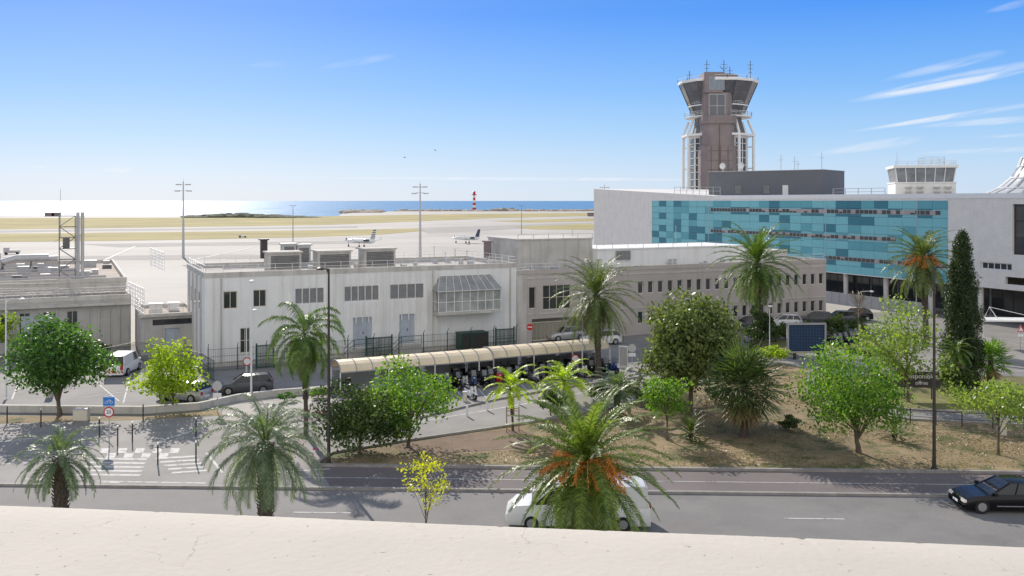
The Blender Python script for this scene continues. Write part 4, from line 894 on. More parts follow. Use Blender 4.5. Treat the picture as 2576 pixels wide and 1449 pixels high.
for i in range(16):
    k=rng.choice([0,0,1,2,0,1]); p=SH0+sdv*(10+i*.9)+sn*(1.5+rng.uniform(-.2,.3)); place_sc(k,p,TH+R(90)+rng.uniform(-.25,.25),f'{cn_[k]}, {ordn[i]} from left in the back row under the shelter','scooters under the shelter')
place_sc(3,G(1185,1003),R(-60),'white scooter parked alone in front of the shelter row','scooters')
place_sc(2,G(850,990),R(200),'dark blue scooter with windscreen parked at the left end of the shelter','scooters')
for i,px in enumerate((2095,2108,2122,2136,2150)):
    place_sc([0,1,0,2,0][i],G(px,873-i*2),R(-70),f'{cn_[[0,1,0,2,0][i]]}, {ordn[i]} from left right of the display board','scooters by the display board')
clearp=mat('clear_panel',(.26,.28,.29),.2,.1,1,spec=.5)
def shelter(label,s0,s1,yo):
    o=thing('arched_shelter',label,'shelter',SH0+sdv*s0+sn*yo,math.atan2(sdv.y,sdv.x),'arched motorcycle shelters'); L_=s1-s0; W_=2.6
    mb=MB(); n=8; pr=[(W_/2-W_/2*math.cos(PI*i/n)-.3,1.95+.75*math.sin(PI*i/n)) for i in range(n+1)]
    nb=int(L_/1.2); vs=[];fs=[]
    for i in range(nb+1):
        x=L_*i/nb
        for y,z in pr: vs.append((x,y,z))
    for i in range(nb):
        for j in range(n): fs.append((i*(n+1)+j,(i+1)*(n+1)+j,(i+1)*(n+1)+j+1,i*(n+1)+j+1))
    mb.add(vs,fs); mb.build('canopy',M['canopy'],o)
    rb=MB()
    for i in range(nb+1): x=L_*i/nb; rb.tube([(x,y,z+.02) for y,z in pr],.045,4)
    rb.tube([(0,pr[0][0],pr[0][1]),(L_,pr[0][0],pr[0][1])],.06,4); rb.tube([(0,pr[-1][0],pr[-1][1]),(L_,pr[-1][0],pr[-1][1])],.06,4); rb.build('roof_ribs',M['louvre'],o)
    for i in range(0,nb+1,3):
        for y in (pr[0][0],pr[-1][0]): MB().tube([(L_*i/nb,y,0),(L_*i/nb,y,1.97)],.05,6).build('post',M['whitemetal'],o)
    for i in range(0,nb,3): x=L_*i/nb; MB().box(x+.1,x+L_/nb*2.8,pr[-1][0]-.02,pr[-1][0]+.0,.3,1.7).build('rear_panel',clearp,o)
shelter('arched cream motorcycle shelter, left lower one',-.2,12.6,0)
shelter('arched cream motorcycle shelter, right one over the scooters',12.9,24.2,.6)
# ---------------------------------------------------------------- fences
FN=thing('security_fence','dark green mesh security fence in front of the white building','fence',(*(bf.o-bf.uy*2.3),0),TH)
mb=MB(); x=0.
while x<30: mb.box(x,x+.012,-.01,.01,.1,1.95); x+=.15
for z in (.1,.7,1.3,1.93): mb.box(0,30,-.012,.012,z,z+.025)
mb.build('mesh_panel',M['green_metal'],FN)
for i in range(13):
    q=MB().box(i*2.5-.035,i*2.5+.035,-.04,.04,0,2.15).build('post',M['green_metal'],FN); MB().tube([(i*2.5,0,2.15),(i*2.5,-.35,2.5)],.03,4).build('barb_arm',M['green_metal'],q)
def greengate(px,label,u_w):
    u=bf.uz(px,900,-2.4)[0]; p=bf.o+bf.ux*u-bf.uy*2.75; o=thing('green_gate',label,'gate',(p.x,p.y,0),TH,'green gates in the fence'); mb=MB()
    x=0
    while x<u_w: mb.box(x,x+.05,-.02,.02,.1,2.1); x+=.11
    for z in (.1,1.1,2.05): mb.box(0,u_w,-.03,.03,z,z+.07)
    mb.build('gate_leaf',M['green_metal'],o)
    for x in (-.06,u_w+.06): MB().box(x-.06,x+.06,-.06,.06,0,2.3).build('gate_post',M['green_metal'],o)
greengate(920,'dark green barred gate in front of the blue door',2.4)
greengate(1245,'dark green barred gate at the right end of the white building',1.9)
greengate(645,'dark green barred gate behind the white lamp pole',1.4)
p=bf.o+bf.ux*bf.uz(1162,860,-2.2)[0]-bf.uy*2.2; o=thing('green_enclosure','dark green metal utility enclosure below the glazed balcony','enclosure',(p.x,p.y,0),TH)
MB().box(0,2.9,0,1.6,0,1.75).build('body',M['green_metal'],o); MB().box(-.05,2.95,-.05,1.65,1.75,1.82).build('lid',M['green_metal'],o)
for x in (.1,1.5): MB().box(x,x+1.3,-.03,-.004,.1,1.65).build('door',M['darkmetal'],o)
RF=thing('bar_railing','black bar railing around the lawn island at right','railing'); mb=MB(); pts=[G(*q) for q in [(2040,1000),(2110,1038),(2200,1055),(2290,1065),(2420,1075),(2576,1082),(2700,1088)]]
for a,b in zip(pts,pts[1:]): mb.tube([a+Vector((0,0,.95)),b+Vector((0,0,.95))],.03,4); mb.tube([a+Vector((0,0,.5)),b+Vector((0,0,.5))],.02,4)
mb.build('rail',M['darkmetal'],RF)
for a,b in zip(pts,pts[1:]):
    for t in (0,.5): q=a.lerp(b,t); MB().tube([q,q+Vector((0,0,1.05))],.04,5).build('post',M['darkmetal'],RF)
LFp=[G(*q) for q in [(235,930),(300,915),(345,905),(500,935),(540,960)]]
LF=thing('yard_fence','dark mesh fence between the white van and the annex','fence'); mb=MB()
for a,b in zip(LFp,LFp[1:]):
    n=int((b-a).length/.15)
    for i in range(n): q=a.lerp(b,i/n); mb.tube([q,q+Vector((0,0,1.7))],.012,3)
    for z in (.1,.9,1.7): mb.tube([a+Vector((0,0,z)),b+Vector((0,0,z))],.025,4)
mb.build('mesh_panel',M['green_metal'],LF)
# ---------------------------------------------------------------- street furniture
def lamp(name,px,pyb,pyt,label,m,arm=(-1,0),r=.09,head=.5,group=None):
    b=G(px,pyb); h=(pyb-pyt)/(pyb-HY)*H; o=thing(name,label,'street lamp',b,0,group)
    MB().tube([(0,0,0),(0,0,.9),(0,0,h)],[r*1.3,r,r*.55],8).build('pole',m,o,smooth=True)
    MB().lathe([(r*2.2,0),(r*1.6,.12)],8).build('base_plate',m,o)
    ax,ay=arm; L_=head
    MB().tube([(0,0,h-.3),(ax*L_*.3,ay*L_*.3,h),(ax*L_,ay*L_,h+.02)],r*.5,6).build('arm',m,o)
    c=Vector((ax*L_*1.2,ay*L_*1.2,h)); hd=MB().lathe([(.05,.1),(.2,.04),(.24,-.04),(.1,-.08)],10,c).build('lamp_head',m,o)
    MB().lathe([(.15,-.1),(.15,-.075)],8,c).build('diffuser',M['lamp'],hd)
lamp('street_lamp',827,1168,676,'tall dark street lamp at the left corner of the grass island',M['darkmetal'],(-1,0),.10,.4)
lamp('street_lamp',2350,1182,672,'tall dark street lamp on the right of the grass island',M['darkmetal'],(1,0),.10,.4)
lamp('street_lamp',632,1000,707,'slim white street lamp in front of the two windows',M['whitemetal'],(.2,0),.08,.3)
lamp('street_lamp',15,1005,752,'slim grey street lamp at the left edge',M['whitemetal'],(1,0),.08,1.)
lamp('street_lamp',620,955,780,'short white lamp beside the slim white street lamp',M['whitemetal'],(1,0),.06,.6)
lamp('street_lamp',1465,945,780,'slim white lamp in front of the right shelter',M['whitemetal'],(-1,0),.06,.5)
lamp('street_lamp',2160,850,733,'white street lamp with curved arm beyond the display board',M['whitemetal'],(1,0),.08,1.2)
lamp('street_lamp',1936,890,770,'thin white pole left of the display board',M['whitemetal'],(.3,0),.06,.2)
lamp('street_lamp',2305,860,700,'grey street lamp beside the right background palm',M['metal'],(-1,0),.08,.6)
def text(s_,size,m,parent,loc,rot,ext=.004):
    cu=bpy.data.curves.new('lettering','FONT'); cu.body=s_; cu.size=size; cu.extrude=ext; cu.align_x='CENTER'; cu.align_y='CENTER'
    tmp=bpy.data.objects.new('tmp',cu); C.objects.link(tmp); dg=bpy.context.evaluated_depsgraph_get(); me=bpy.data.meshes.new_from_object(tmp.evaluated_get(dg)); bpy.data.objects.remove(tmp)
    me.materials.clear(); me.materials.append(m)
    o=bpy.data.objects.new('lettering',me); C.objects.link(o); o.parent=parent; o.location=loc; o.rotation_euler=rot; return o
def disc(mb,r,y,z,n=20,t=.02): return mb.lathe([(r,-t/2),(r,t/2)],n,(0,y,z),axis='y')
def sign(px,pyb,pyt,label,faces,rz=0,pr=.035):
    b=G(px,pyb); h=(pyb-pyt)/(pyb-HY)*H; o=thing('road_sign',label,'sign',b,rz); MB().tube([(0,0,0),(0,0,h)],pr,6).build('post',M['metal'],o)
    for kind,z in faces:
        if kind=='20':
            disc(MB(),.33,-.06,h-z).build('sign_face',M['red'],o); disc(MB(),.25,-.075,h-z,t=.02).build('sign_centre',M['signwhite'],o); text('20',.3,M['darkmetal'],o,(0,-.09,h-z),(R(90),0,0))
        elif kind=='bike':
            f=MB().box(-.35,.35,-.07,-.05,h-z-.3,h-z+.3).build('sign_face',M['blue'],o); MB().box(-.33,.33,-.073,-.071,h-z-.28,h-z-.26).box(-.33,.33,-.073,-.071,h-z+.26,h-z+.28).build('border',M['signwhite'],f)
            bb=MB()
            for x in (-.15,.15):
                for i in range(10): a=2*PI*i/10;c_=2*PI*(i+1)/10; bb.tube([(x+.09*math.cos(a),-.075,h-z-.05+.09*math.sin(a)),(x+.09*math.cos(c_),-.075,h-z-.05+.09*math.sin(c_))],.012,4)
            bb.tube([(-.15,-.075,h-z-.05),(-.02,-.075,h-z+.1),(.1,-.075,h-z+.1),(.15,-.075,h-z-.05)],.012,4).tube([(-.02,-.075,h-z+.1),(0,-.075,h-z-.05),(.1,-.075,h-z+.1)],.012,4); bb.build('bicycle_symbol',M['signwhite'],f)
        elif kind=='back': disc(MB(),.34,-.06,h-z).build('sign_face',M['signback'],o)
        elif kind=='noentry': disc(MB(),.34,-.06,h-z).build('sign_face',M['red'],o); MB().box(-.24,.24,-.085,-.071,h-z-.05,h-z+.05).build('bar',M['signwhite'],o)
        elif kind=='ring': disc(MB(),.36,-.06,h-z).build('sign_face',M['red'],o); disc(MB(),.27,-.075,h-z,t=.02).build('sign_centre',M['signwhite'],o)
        elif kind=='plate': MB().box(-.3,.3,-.07,-.05,h-z-.14,h-z+.14).build('plate',M['signwhite'],o)
        elif kind=='tri': MB().xz([(-.4,h-z-.3),(.4,h-z-.3),(0,h-z+.4)],-.08,-.05).build('sign_face',M['red'],o); MB().xz([(-.25,h-z-.22),(.25,h-z-.22),(0,h-z+.2)],-.085,-.081).build('sign_centre',M['signwhite'],o)
sign(275,1122,995,'blue bicycle sign above a red ringed 20 sign at the crossing',[('bike',.35),('20',1.0)])
sign(547,1038,960,'round grey sign with white plate below beside the lime tree',[('back',.3),('plate',.95)])
sign(1333,880,815,'round no entry sign before the gate of the taupe building',[('noentry',.3)])
sign(1447,945,893,'round red and white sign among the scooters',[('ring',.3)])
sign(1590,960,865,'tall post with blank round sign beside the white totem',[('back',.35),('plate',.9)])
sign(2567,880,818,'red triangular warning sign at the right edge',[('tri',.35),('plate',1.)])
sign(622,960,900,'small round red ringed sign on the fence near the white lamp pole',[('ring',.3)])
p=G(1568,927); o=thing('totem_frame','white framed totem panel right of the shelter','totem',p,R(-15)); MB().box(-.35,.35,-.08,.08,.0,.25).box(-.4,-.32,-.08,.08,.25,1.9).box(.32,.4,-.08,.08,.25,1.9).box(-.4,.4,-.08,.08,1.9,2.0).build('frame',M['whitemetal'],o); MB().box(-.31,.31,-.03,.03,.26,1.89).build('panel',M['signback'],o)
p=G(2030,905); sc2=p.y/F; o=thing('display_board','large dark blue display board with pale frame on two posts','display board',p,R(3))
hw=50*sc2; z1=(905-813)*sc2; z0=(905-888)*sc2
MB().box(-hw,hw,0,.3,z0,z0+.16).box(-hw,hw,0,.3,z1-.16,z1).box(-hw,-hw+.16,0,.3,z0+.16,z1-.16).box(hw-.16,hw,0,.3,z0+.16,z1-.16).build('frame',M['louvre'],o)
MB().box(-hw+.16,hw-.16,.08,.2,z0+.16,z1-.16).build('screen',mat('navy_screen',(.025,.04,.08),.6,.15,2,spec=.2),o)
dt=MB(); nx=22; nz=16
for i in range(nx):
    for j in range(nz):
        x=-hw+.35+(2*hw-.7)*i/(nx-1); z=z0+.35+(z1-z0-.7)*j/(nz-1); dt.box(x-.03,x+.03,.06,.078,z-.03,z+.03)
o2=dt.build('dot_grid',mat('dot_blue',(.08,.16,.32),.6,.1,3,spec=.2),o); o2['kind']='stuff'
for x in (-hw*.6,hw*.6): MB().box(x-.12,x+.12,.05,.25,0,z0).build('post',M['darkmetal'],o)
p=G(2310,1005); o=thing('lettered_sign_panel','black panel with white lettering under the pale tree at right','sign',p,R(-4)); s3=p.y/F
MB().box(-55*s3,55*s3,0,.1,.9,2.1).build('panel',M['darkmetal'],o); text('Disponibles',.5,M['signwhite'],o,(.25,-.012,1.75),(R(90),0,0)); text('offres',.4,M['signwhite'],o,(.25,-.012,1.25),(R(90),0,0))
for x in (-1.,1.): MB().tube([(x,.05,0),(x,.05,.9)],.05,6).build('post',M['darkmetal'],o)
for i,(px,py) in enumerate([(103,1075),(250,1100),(296,1122),(333,1112),(397,1170),(493,1165),(360,1060),(18,1065),(700,1100),(493,1100)]):
    o=thing('bollard',['thin dark bollard below the left green tree','thin dark bollard just left of the bicycle sign','thin dark bollard just right of the bicycle sign','thin dark bollard between the bicycle sign and the lime tree','thin dark bollard nearest the road, left of two','thin dark bollard nearest the road, right of two','thin dark bollard under the left edge of the lime tree','thin dark bollard at the left edge of the picture','thin dark bollard behind the second foreground palm','thin dark bollard below the right edge of the lime tree'][i],'bollard',G(px,py),0,'bollards around the left crossing')
    MB().tube([(0,0,0),(0,0,1.15)],.045,8).build('post',M['darkmetal'],o); MB().tube([(0,0,1.15),(0,0,1.26)],.047,8).build('cap',M['signwhite'],o)
for i,(px,py) in enumerate([(1225,1045),(1305,1030),(1175,1060),(1395,1010)]):
    o=thing('short_bollard',f'short white bollard on the lane kerb, {["second","third","first","fourth"][i]} from left','bollard',G(px,py-12),0,'short white bollards'); MB().lathe([(.09,0),(.08,.7),(.05,.78)],10).build('post',M['whitemetal'],o)
for i,(px,py,w_,h_) in enumerate([(2520,1095,.45,1.1),(205,1058,1.,.8),(125,1000,.4,.9),(1170,1010,.3,.7)]):
    o=thing('utility_cabinet',['pale utility cabinet near the small right tree','grey utility cabinet behind the low wall at left','small grey ticket box near the left green tree','small grey post box in front of the scooters'][i],'cabinet',G(px,py)); MB().box(-w_/2,w_/2,-.2,.2,0,h_).box(-w_/2-.03,w_/2+.03,-.23,.23,h_,h_+.05).build('body',M['signback'],o); MB().box(-w_/2+.04,w_/2-.04,-.215,-.203,.06,h_-.06).build('door',M['frame'],o)
p=G(2540,870); o=thing('entrance_canopy','white flat canopy over the car park entrance at right edge','canopy',p,R(-5)); MB().box(-3.,4.,-1.,1.6,2.6,2.75).build('canopy_roof',M['whitemetal'],o)
for x in (-2.6,3.5): MB().tube([(x,0,0),(x,0,2.6)],.07,6).build('post',M['whitemetal'],o)
MB().tube([(-2.6,0,2.75),(-2.0,0,4.),(-1.2,0,2.75)],.05,4).tube([(-2.0,0,4.),(3.5,0,2.75)],.04,4).build('stay',M['whitemetal'],o)
# ---------------------------------------------------------------- people
def person(px,py,rz,label,stride,top,leg):
    o=thing('person',label,'person',G(px,py),rz)
    vs=[(0,0,.93),(0,0,1.15),(0,0,1.38),(0,0,1.5),(.02,0,1.66)]; rad=[.13,.12,.14,.055,.10]; ed=[(0,1),(1,2),(2,3),(3,4)]
    for sg in (-1,1):
        k=len(vs); s_=stride*sg
        vs+=[(0,sg*.1,.88),(.10*s_+.03,sg*.1,.5),(.28*s_,sg*.1,.09),(.28*s_+.14,sg*.11,.05)]; rad+=[.09,.06,.045,.04]; ed+=[(0,k),(k,k+1),(k+1,k+2),(k+2,k+3)]
        k=len(vs); vs+=[(0,sg*.19,1.40),(-.08*s_,sg*.24,1.12),(-.16*s_+.05,sg*.24,.86),(-.16*s_+.08,sg*.24,.76)]; rad+=[.06,.042,.032,.035]; ed+=[(2,k),(k,k+1),(k+1,k+2),(k+2,k+3)]
    me=bpy.data.meshes.new('body'); me.from_pydata(vs,ed,[]); tmp=bpy.data.objects.new('tmp',me); C.objects.link(tmp)
    sk=tmp.modifiers.new('s','SKIN'); sk.use_smooth_shade=True
    for i,r in enumerate(rad): me.skin_vertices[0].data[i].radius=(r,r)
    me.skin_vertices[0].data[0].use_root=True
    tmp.modifiers.new('d','SUBSURF').levels=1
    dg=bpy.context.evaluated_depsgraph_get(); ev=tmp.evaluated_get(dg); nm=bpy.data.meshes.new_from_object(ev); bpy.data.objects.remove(tmp)
    nm.materials.clear()
    for m in (M['skin'],top,leg): nm.materials.append(m)
    for pl_ in nm.polygons:
        z=pl_.center.z; y=abs(pl_.center.y); pl_.material_index=2 if z<.95 and y<.2 else (1 if z<1.5 and z>.9 else 0)
    b=bpy.data.objects.new('body',nm); C.objects.link(b); b.parent=o
    MB().lathe([(.02,1.80),(.09,1.77),(.112,1.69),(.10,1.62)],10,(-.005,0,0)).build('hair',M['seat'],o,smooth=True)
person(2492,772,R(120),'person in pale top standing under the white building overhang',.3,M['cloth2'],M['cloth1'])
person(2507,780,R(200),'person in dark clothes walking under the white building overhang',1.,M['cloth1'],M['cloth1'])
for i,(px,py,rz) in enumerate(((1018,396,.3),(1095,378,-.5))):
    Y=190; z=zat(py,Y); b_=thing('bird',['dark bird in flight, left and lower of two','dark bird in flight, right and higher of two'][i],'bird',(xat(px,Y),Y,z),rz)
    MB().lathe([(.01,-.25),(.07,-.1),(.08,.05),(.03,.2),(.005,.28)],8,axis='x').build('body',M['seat'],b_)
    for sg in (-1,1): MB().add([(.08,0,0),(-.08,0,0),(-.12,sg*.25,.12),(.02,sg*.3,.14),(-.15,sg*.5,.04)],[(0,1,2,3),(3,2,4)]).build('wing',M['seat'],b_)
# ---------------------------------------------------------------- trees
def leafmesh(cent,per,spread,size,seed,aspect=.55):
    r=np.random.RandomState(seed); c=np.repeat(np.array(cent),per,axis=0); n=len(c)
    g_=r.normal(size=(n,3)); g_/=np.linalg.norm(g_,axis=1)[:,None]; g_*=(r.rand(n)**.45)[:,None]*1.7
    c=c+g_*np.array(spread)
    a=r.normal(size=(n,3)); a/=np.linalg.norm(a,axis=1)[:,None]; b=r.normal(size=(n,3)); b=np.cross(a,b); b/=np.linalg.norm(b,axis=1)[:,None]
    s_=size*(.6+.8*r.rand(n))[:,None]
    V=np.stack([c-a*s_,c-b*s_*aspect,c+a*s_,c+b*s_*aspect],axis=1).reshape(-1,3)
    return V.tolist(),[(4*i,4*i+1,4*i+2,4*i+3) for i in range(n)]
def tree(name,label,base,box,lm,nc=46,per=110,ls=.13,tr=.13,seed=1,cat='tree',group=None,spr=.2,droop=0,trunk=True,extra=None):
    b=G(*base); Y=b.y; x0=xat(box[0],Y)-b.x; x1=xat(box[1],Y)-b.x; z1=zat(box[2],Y); z0=max(.15,zat(box[3],Y)); cx=(x0+x1)/2; cz=(z0+z1)/2; rx=(x1-x0)/2; rz_=(z1-z0)/2
    o=thing(name,label,cat,b,0,group); r=random.Random(seed); cent=[]
    sp3=(rx*spr,rx*spr,min(rz_,rx)*spr)
    ph=[r.uniform(0,6.28) for _ in range(3)]
    for i in range(nc):
        while True:
            v=Vector((r.uniform(-1,1),r.uniform(-1,1),r.uniform(-1,1)))
            if .35<v.length<1: break
        an=math.atan2(v.z,v.x); k=(.80+.10*math.sin(3*an+ph[0])+.07*math.sin(5*an+ph[1]))*(.86+.2*r.random())
        cent.append((cx+v.x*rx*k,v.y*rx*k*.9,cz+v.z*rz_*k-droop*(v.x**2+v.y**2)))
    V,Fc=leafmesh(cent,per,sp3,ls,seed)
    cr_=MB(); cr_.v=V; cr_.f=Fc; cr_.m=[0]*len(Fc); cr_.build('crown',lm,o)
    if trunk:
        t=MB(); zt=z0+(z1-z0)*.35; k1=Vector((cx*.2,0,z0*.6)); k2=Vector((cx*.6,0,zt))
        t.tube([(0,0,0),(cx*.05,.03,z0*.3+.05),k1,k2],[tr*1.3,tr,tr*.85,tr*.6],7)
        for i in range(0,nc,max(1,nc//12)):
            c=Vector(cent[i]); s_=k1.lerp(k2,r.random()); m_=s_.lerp(c,.5)+Vector((0,0,.12*rx)); t.tube([s_,m_,c],[tr*.45,tr*.28,tr*.08],5)
        t.build('trunk',M['bark'],o,smooth=True)
    if extra: V,Fc=leafmesh(extra[1](cx,rx,z0,z1,r),extra[2],(.3,.3,.3),.07,seed+1); q=MB(); q.v=V;q.f=Fc;q.m=[0]*len(Fc); q.build('flowers',extra[0],o)['kind']='stuff'
    return o
tree('broadleaf_tree','full green tree behind the low wall at far left',(150,1045),(5,270,800,1010),L['green'],62,130,.14,.16,11)
tree('broadleaf_tree','small lime green tree in the left car park',(435,1035),(325,545,852,1015),L['lime'],44,80,.13,.1,12,spr=.17)
tree('broadleaf_tree','spreading green tree beside the dark flowering shrub',(1027,1125),(895,1185,905,1095),L['bright'],58,85,.11,.11,13,spr=.19)
tree('shrub','dark round shrub with magenta flowers at the left of the island',(905,1140),(775,1040,960,1140),L['bush'],56,150,.11,.1,14,cat='shrub',extra=(L['magenta'],lambda cx,rx,z0,z1,r:[(cx-rx*r.uniform(.6,1.),r.uniform(-1,0)*rx,r.uniform(z0,z1*.7)) for _ in range(8)],9))
tree('sapling','yellow leaved sapling standing before the parapet',(1070,1405),(990,1155,1120,1300),L['yellow'],34,24,.06,.03,15,spr=.13)
tree('broadleaf_tree','large rounded olive green magnolia tree in the centre right',(1735,1035),(1605,1885,722,1000),L['olive'],100,170,.15,.2,16,spr=.18)
tree('broadleaf_tree','bright green weeping tree on the grass island',(2160,1140),(1975,2298,858,1090),L['bright'],76,120,.10,.15,17,droop=.5)
tree('broadleaf_tree','small slim green tree left of the fan palm',(1678,1108),(1600,1762,940,1050),L['bright'],34,70,.1,.07,18)
tree('broadleaf_tree','tall airy pale green tree left of the cypress',(2285,1012),(2150,2410,748,970),L['pale'],58,70,.12,.12,19,spr=.16)
tree('broadleaf_tree','small spreading pale green tree at the far right of the island',(2512,1145),(2365,2660,940,1068),L['pale'],50,75,.1,.07,20,droop=.2)
tree('shrub','dark shrub between the magnolia and the second palm',(1905,885),(1858,1945,755,880),L['dark'],20,110,.14,.1,21,cat='shrub')
tree('shrub','round pale shrub behind the display board',(2105,835),(2080,2130,783,832),L['pale'],12,60,.12,.05,22,cat='shrub')
tree('shrub','dark reddish shrub left of the big foreground palm',(1385,1045),(1345,1425,975,1045),L['bush'],20,80,.1,.05,23,cat='shrub')
tree('shrub','yellow green shrub left of the display board',(1940,912),(1890,1985,868,912),L['lime'],18,90,.1,.04,24,cat='shrub')
tree('shrub','dark low bush behind the display board foot',(2180,905),(2120,2250,870,905),L['bush'],18,90,.1,.05,25,cat='shrub')
tree('shrub','dark bush at the foot of the cypress',(2400,1000),(2350,2455,900,1000),L['bush'],26,90,.12,.05,26,cat='shrub')
tree('broadleaf_tree','lime green tree cut by the left edge',(-12,905),(-70,48,785,868),L['lime'],22,70,.14,.08,27)
tree('shrub','green bush below the left green tree',(255,905),(232,278,850,905),L['bush'],12,60,.1,.05,28,cat='shrub')
tree('shrub','low green shrub under the dark lamp pole',(800,1000),(770,830,975,1000),L['bright'],10,60,.08,.04,29,cat='shrub')
tree('shrub','small green shrub behind the spreading tree',(1500,1010),(1470,1540,960,1010),L['bush'],16,60,.1,.04,30,cat='shrub')
tree('shrub','grey green shrub below the white totem',(1600,1010),(1560,1650,950,1010),L['olive'],18,70,.09,.04,31,cat='shrub')
tree('shrub','low dark shrub right of the magnolia trunk',(1800,1015),(1765,1840,965,1015),L['bush'],14,70,.09,.04,32,cat='shrub')
tree('shrub','green shrub beside the lettered panel',(2225,985),(2190,2262,940,985),L['bush'],14,70,.1,.04,33,cat='shrub')
tree('shrub','bright green shrub below the low wall at the street lamp',(715,1010),(690,745,985,1010),L['green'],10,60,.08,.04,34,cat='shrub')
tree('shrub','low round dark shrub in the middle of the grass island',(1985,1085),(1955,2022,1045,1085),L['bush'],12,70,.08,.04,35,cat='shrub')
o=thing('bare_tree','small leafless tree in front of the turquoise building overhang','tree',G(2158,850)); t=MB(); r=random.Random(8)
t.tube([(0,0,0),(.1,0,2.4),(.1,0,4)],[.1,.08,.05],6); t.build('trunk',M['bark'],o); t=MB()
for i in range(34):
    z=r.uniform(2,4.2); a=r.random()*6.28; l=r.uniform(.6,1.7); e0=Vector((.1,0,z)); e1=e0+Vector((math.cos(a)*l*.6,math.sin(a)*l*.6,l*.6)); t.tube([e0,e1],[.03,.012],3)
    for k_ in range(4): t.tube([e0.lerp(e1,.5+.12*k_),e0.lerp(e1,.5+.12*k_)+Vector((r.uniform(-.5,.5),r.uniform(-.5,.5),r.uniform(.2,.6)))],[.012,.008],3)
t.build('crown',L['straw'],o)
b=G(2420,985); Y=b.y; o=thing('cypress_tree','tall dark columnar cypress at right','tree',b); r=random.Random(5); cent=[]; zt=zat(592,Y)
for i in range(560):
    t=r.random()**1.05; z=.5+t*(zt-.7); prf=(60/F*Y)*((1-t)**.5)*min(1,.8+t*2.)*(1+.08*math.sin(z*2.3)); a=r.random()*6.28; k_=r.uniform(.3,.98)
    cent.append((math.cos(a)*prf*k_,math.sin(a)*prf*k_,z))
V,Fc=leafmesh(cent,80,(.2,.2,.5),.1,5,aspect=.35); q=MB(); q.v=V;q.f=Fc;q.m=[0]*len(Fc); q.build('crown',L['cypress'],o); MB().tube([(0,0,0),(0,0,zt*.8)],[.25,.08],7).build('trunk',M['bark'],o)
hp=[G(1880,868),G(2020,848),G(2175,835)]; cent=[]; r=random.Random(6)
for a,b_ in zip(hp,hp[1:]):
    for i in range(40): q=a.lerp(b_,r.random()); cent.append((q.x,q.y+r.uniform(-.5,.5),r.uniform(.3,1.5)))
V,Fc=leafmesh(cent,90,(.35,.35,.3),.12,6); q=MB(); q.v=V;q.f=Fc;q.m=[0]*len(Fc); tag(q.build('hedge',L['bush']),'dark clipped hedge left of and behind the display board','hedge')
# ---------------------------------------------------------------- palms
def frond(mb,orig,az,el,L_,droop,leaf,nl,r,w=.04,vee=.35,sag=.25,start=.12):
    n=10; P=[Vector(orig)]; D=[]; ca,sa=math.cos(az),math.sin(az)
    for i in range(n):
        t=(i+.5)/n; e_=el-droop*t**1.3; D.append(Vector((ca*math.cos(e_),sa*math.cos(e_),math.sin(e_)))); P.append(P[-1]+D[-1]*L_/n)
    S_=Vector((-sa,ca,0)); vs=[];fs=[]
    for i,p in enumerate(P):
        ww=(.03*(1-i/n)+.008)*L_/2.5; vs+=[p+S_*ww,p-S_*ww]
    for i in range(n): fs.append((2*i,2*i+1,2*i+3,2*i+2))
    mb.add(vs,fs); vs=[];fs=[]
    for j in range(nl):
        t=start+(1-start)*(j+.5)/nl; f=t*n; i=min(int(f),n-1); p=P[i].lerp(P[i+1],f-i); T_=D[i]; U_=S_.cross(T_)*-1
        if U_.z<0: U_=-U_
        ll=leaf*(math.sin(PI*min(1,.18+.78*t)))**.6*r.uniform(.85,1.1)
        for sg in (-1,1):
            d_=(S_*sg*.85+T_*(.45+.5*t)+U_*vee*r.uniform(.3,1.5)).normalized(); m_=p+d_*ll*.5; e2=p+d_*ll+Vector((0,0,-sag*ll*r.uniform(.6,1.4))); W2=T_*w*.5
            o_=len(vs); vs+=[p-W2,p+W2,m_+W2*1.2,m_-W2*1.2,e2]; fs+=[(o_,o_+1,o_+2,o_+3),(o_+3,o_+2,o_+4)]
    mb.add(vs,fs)
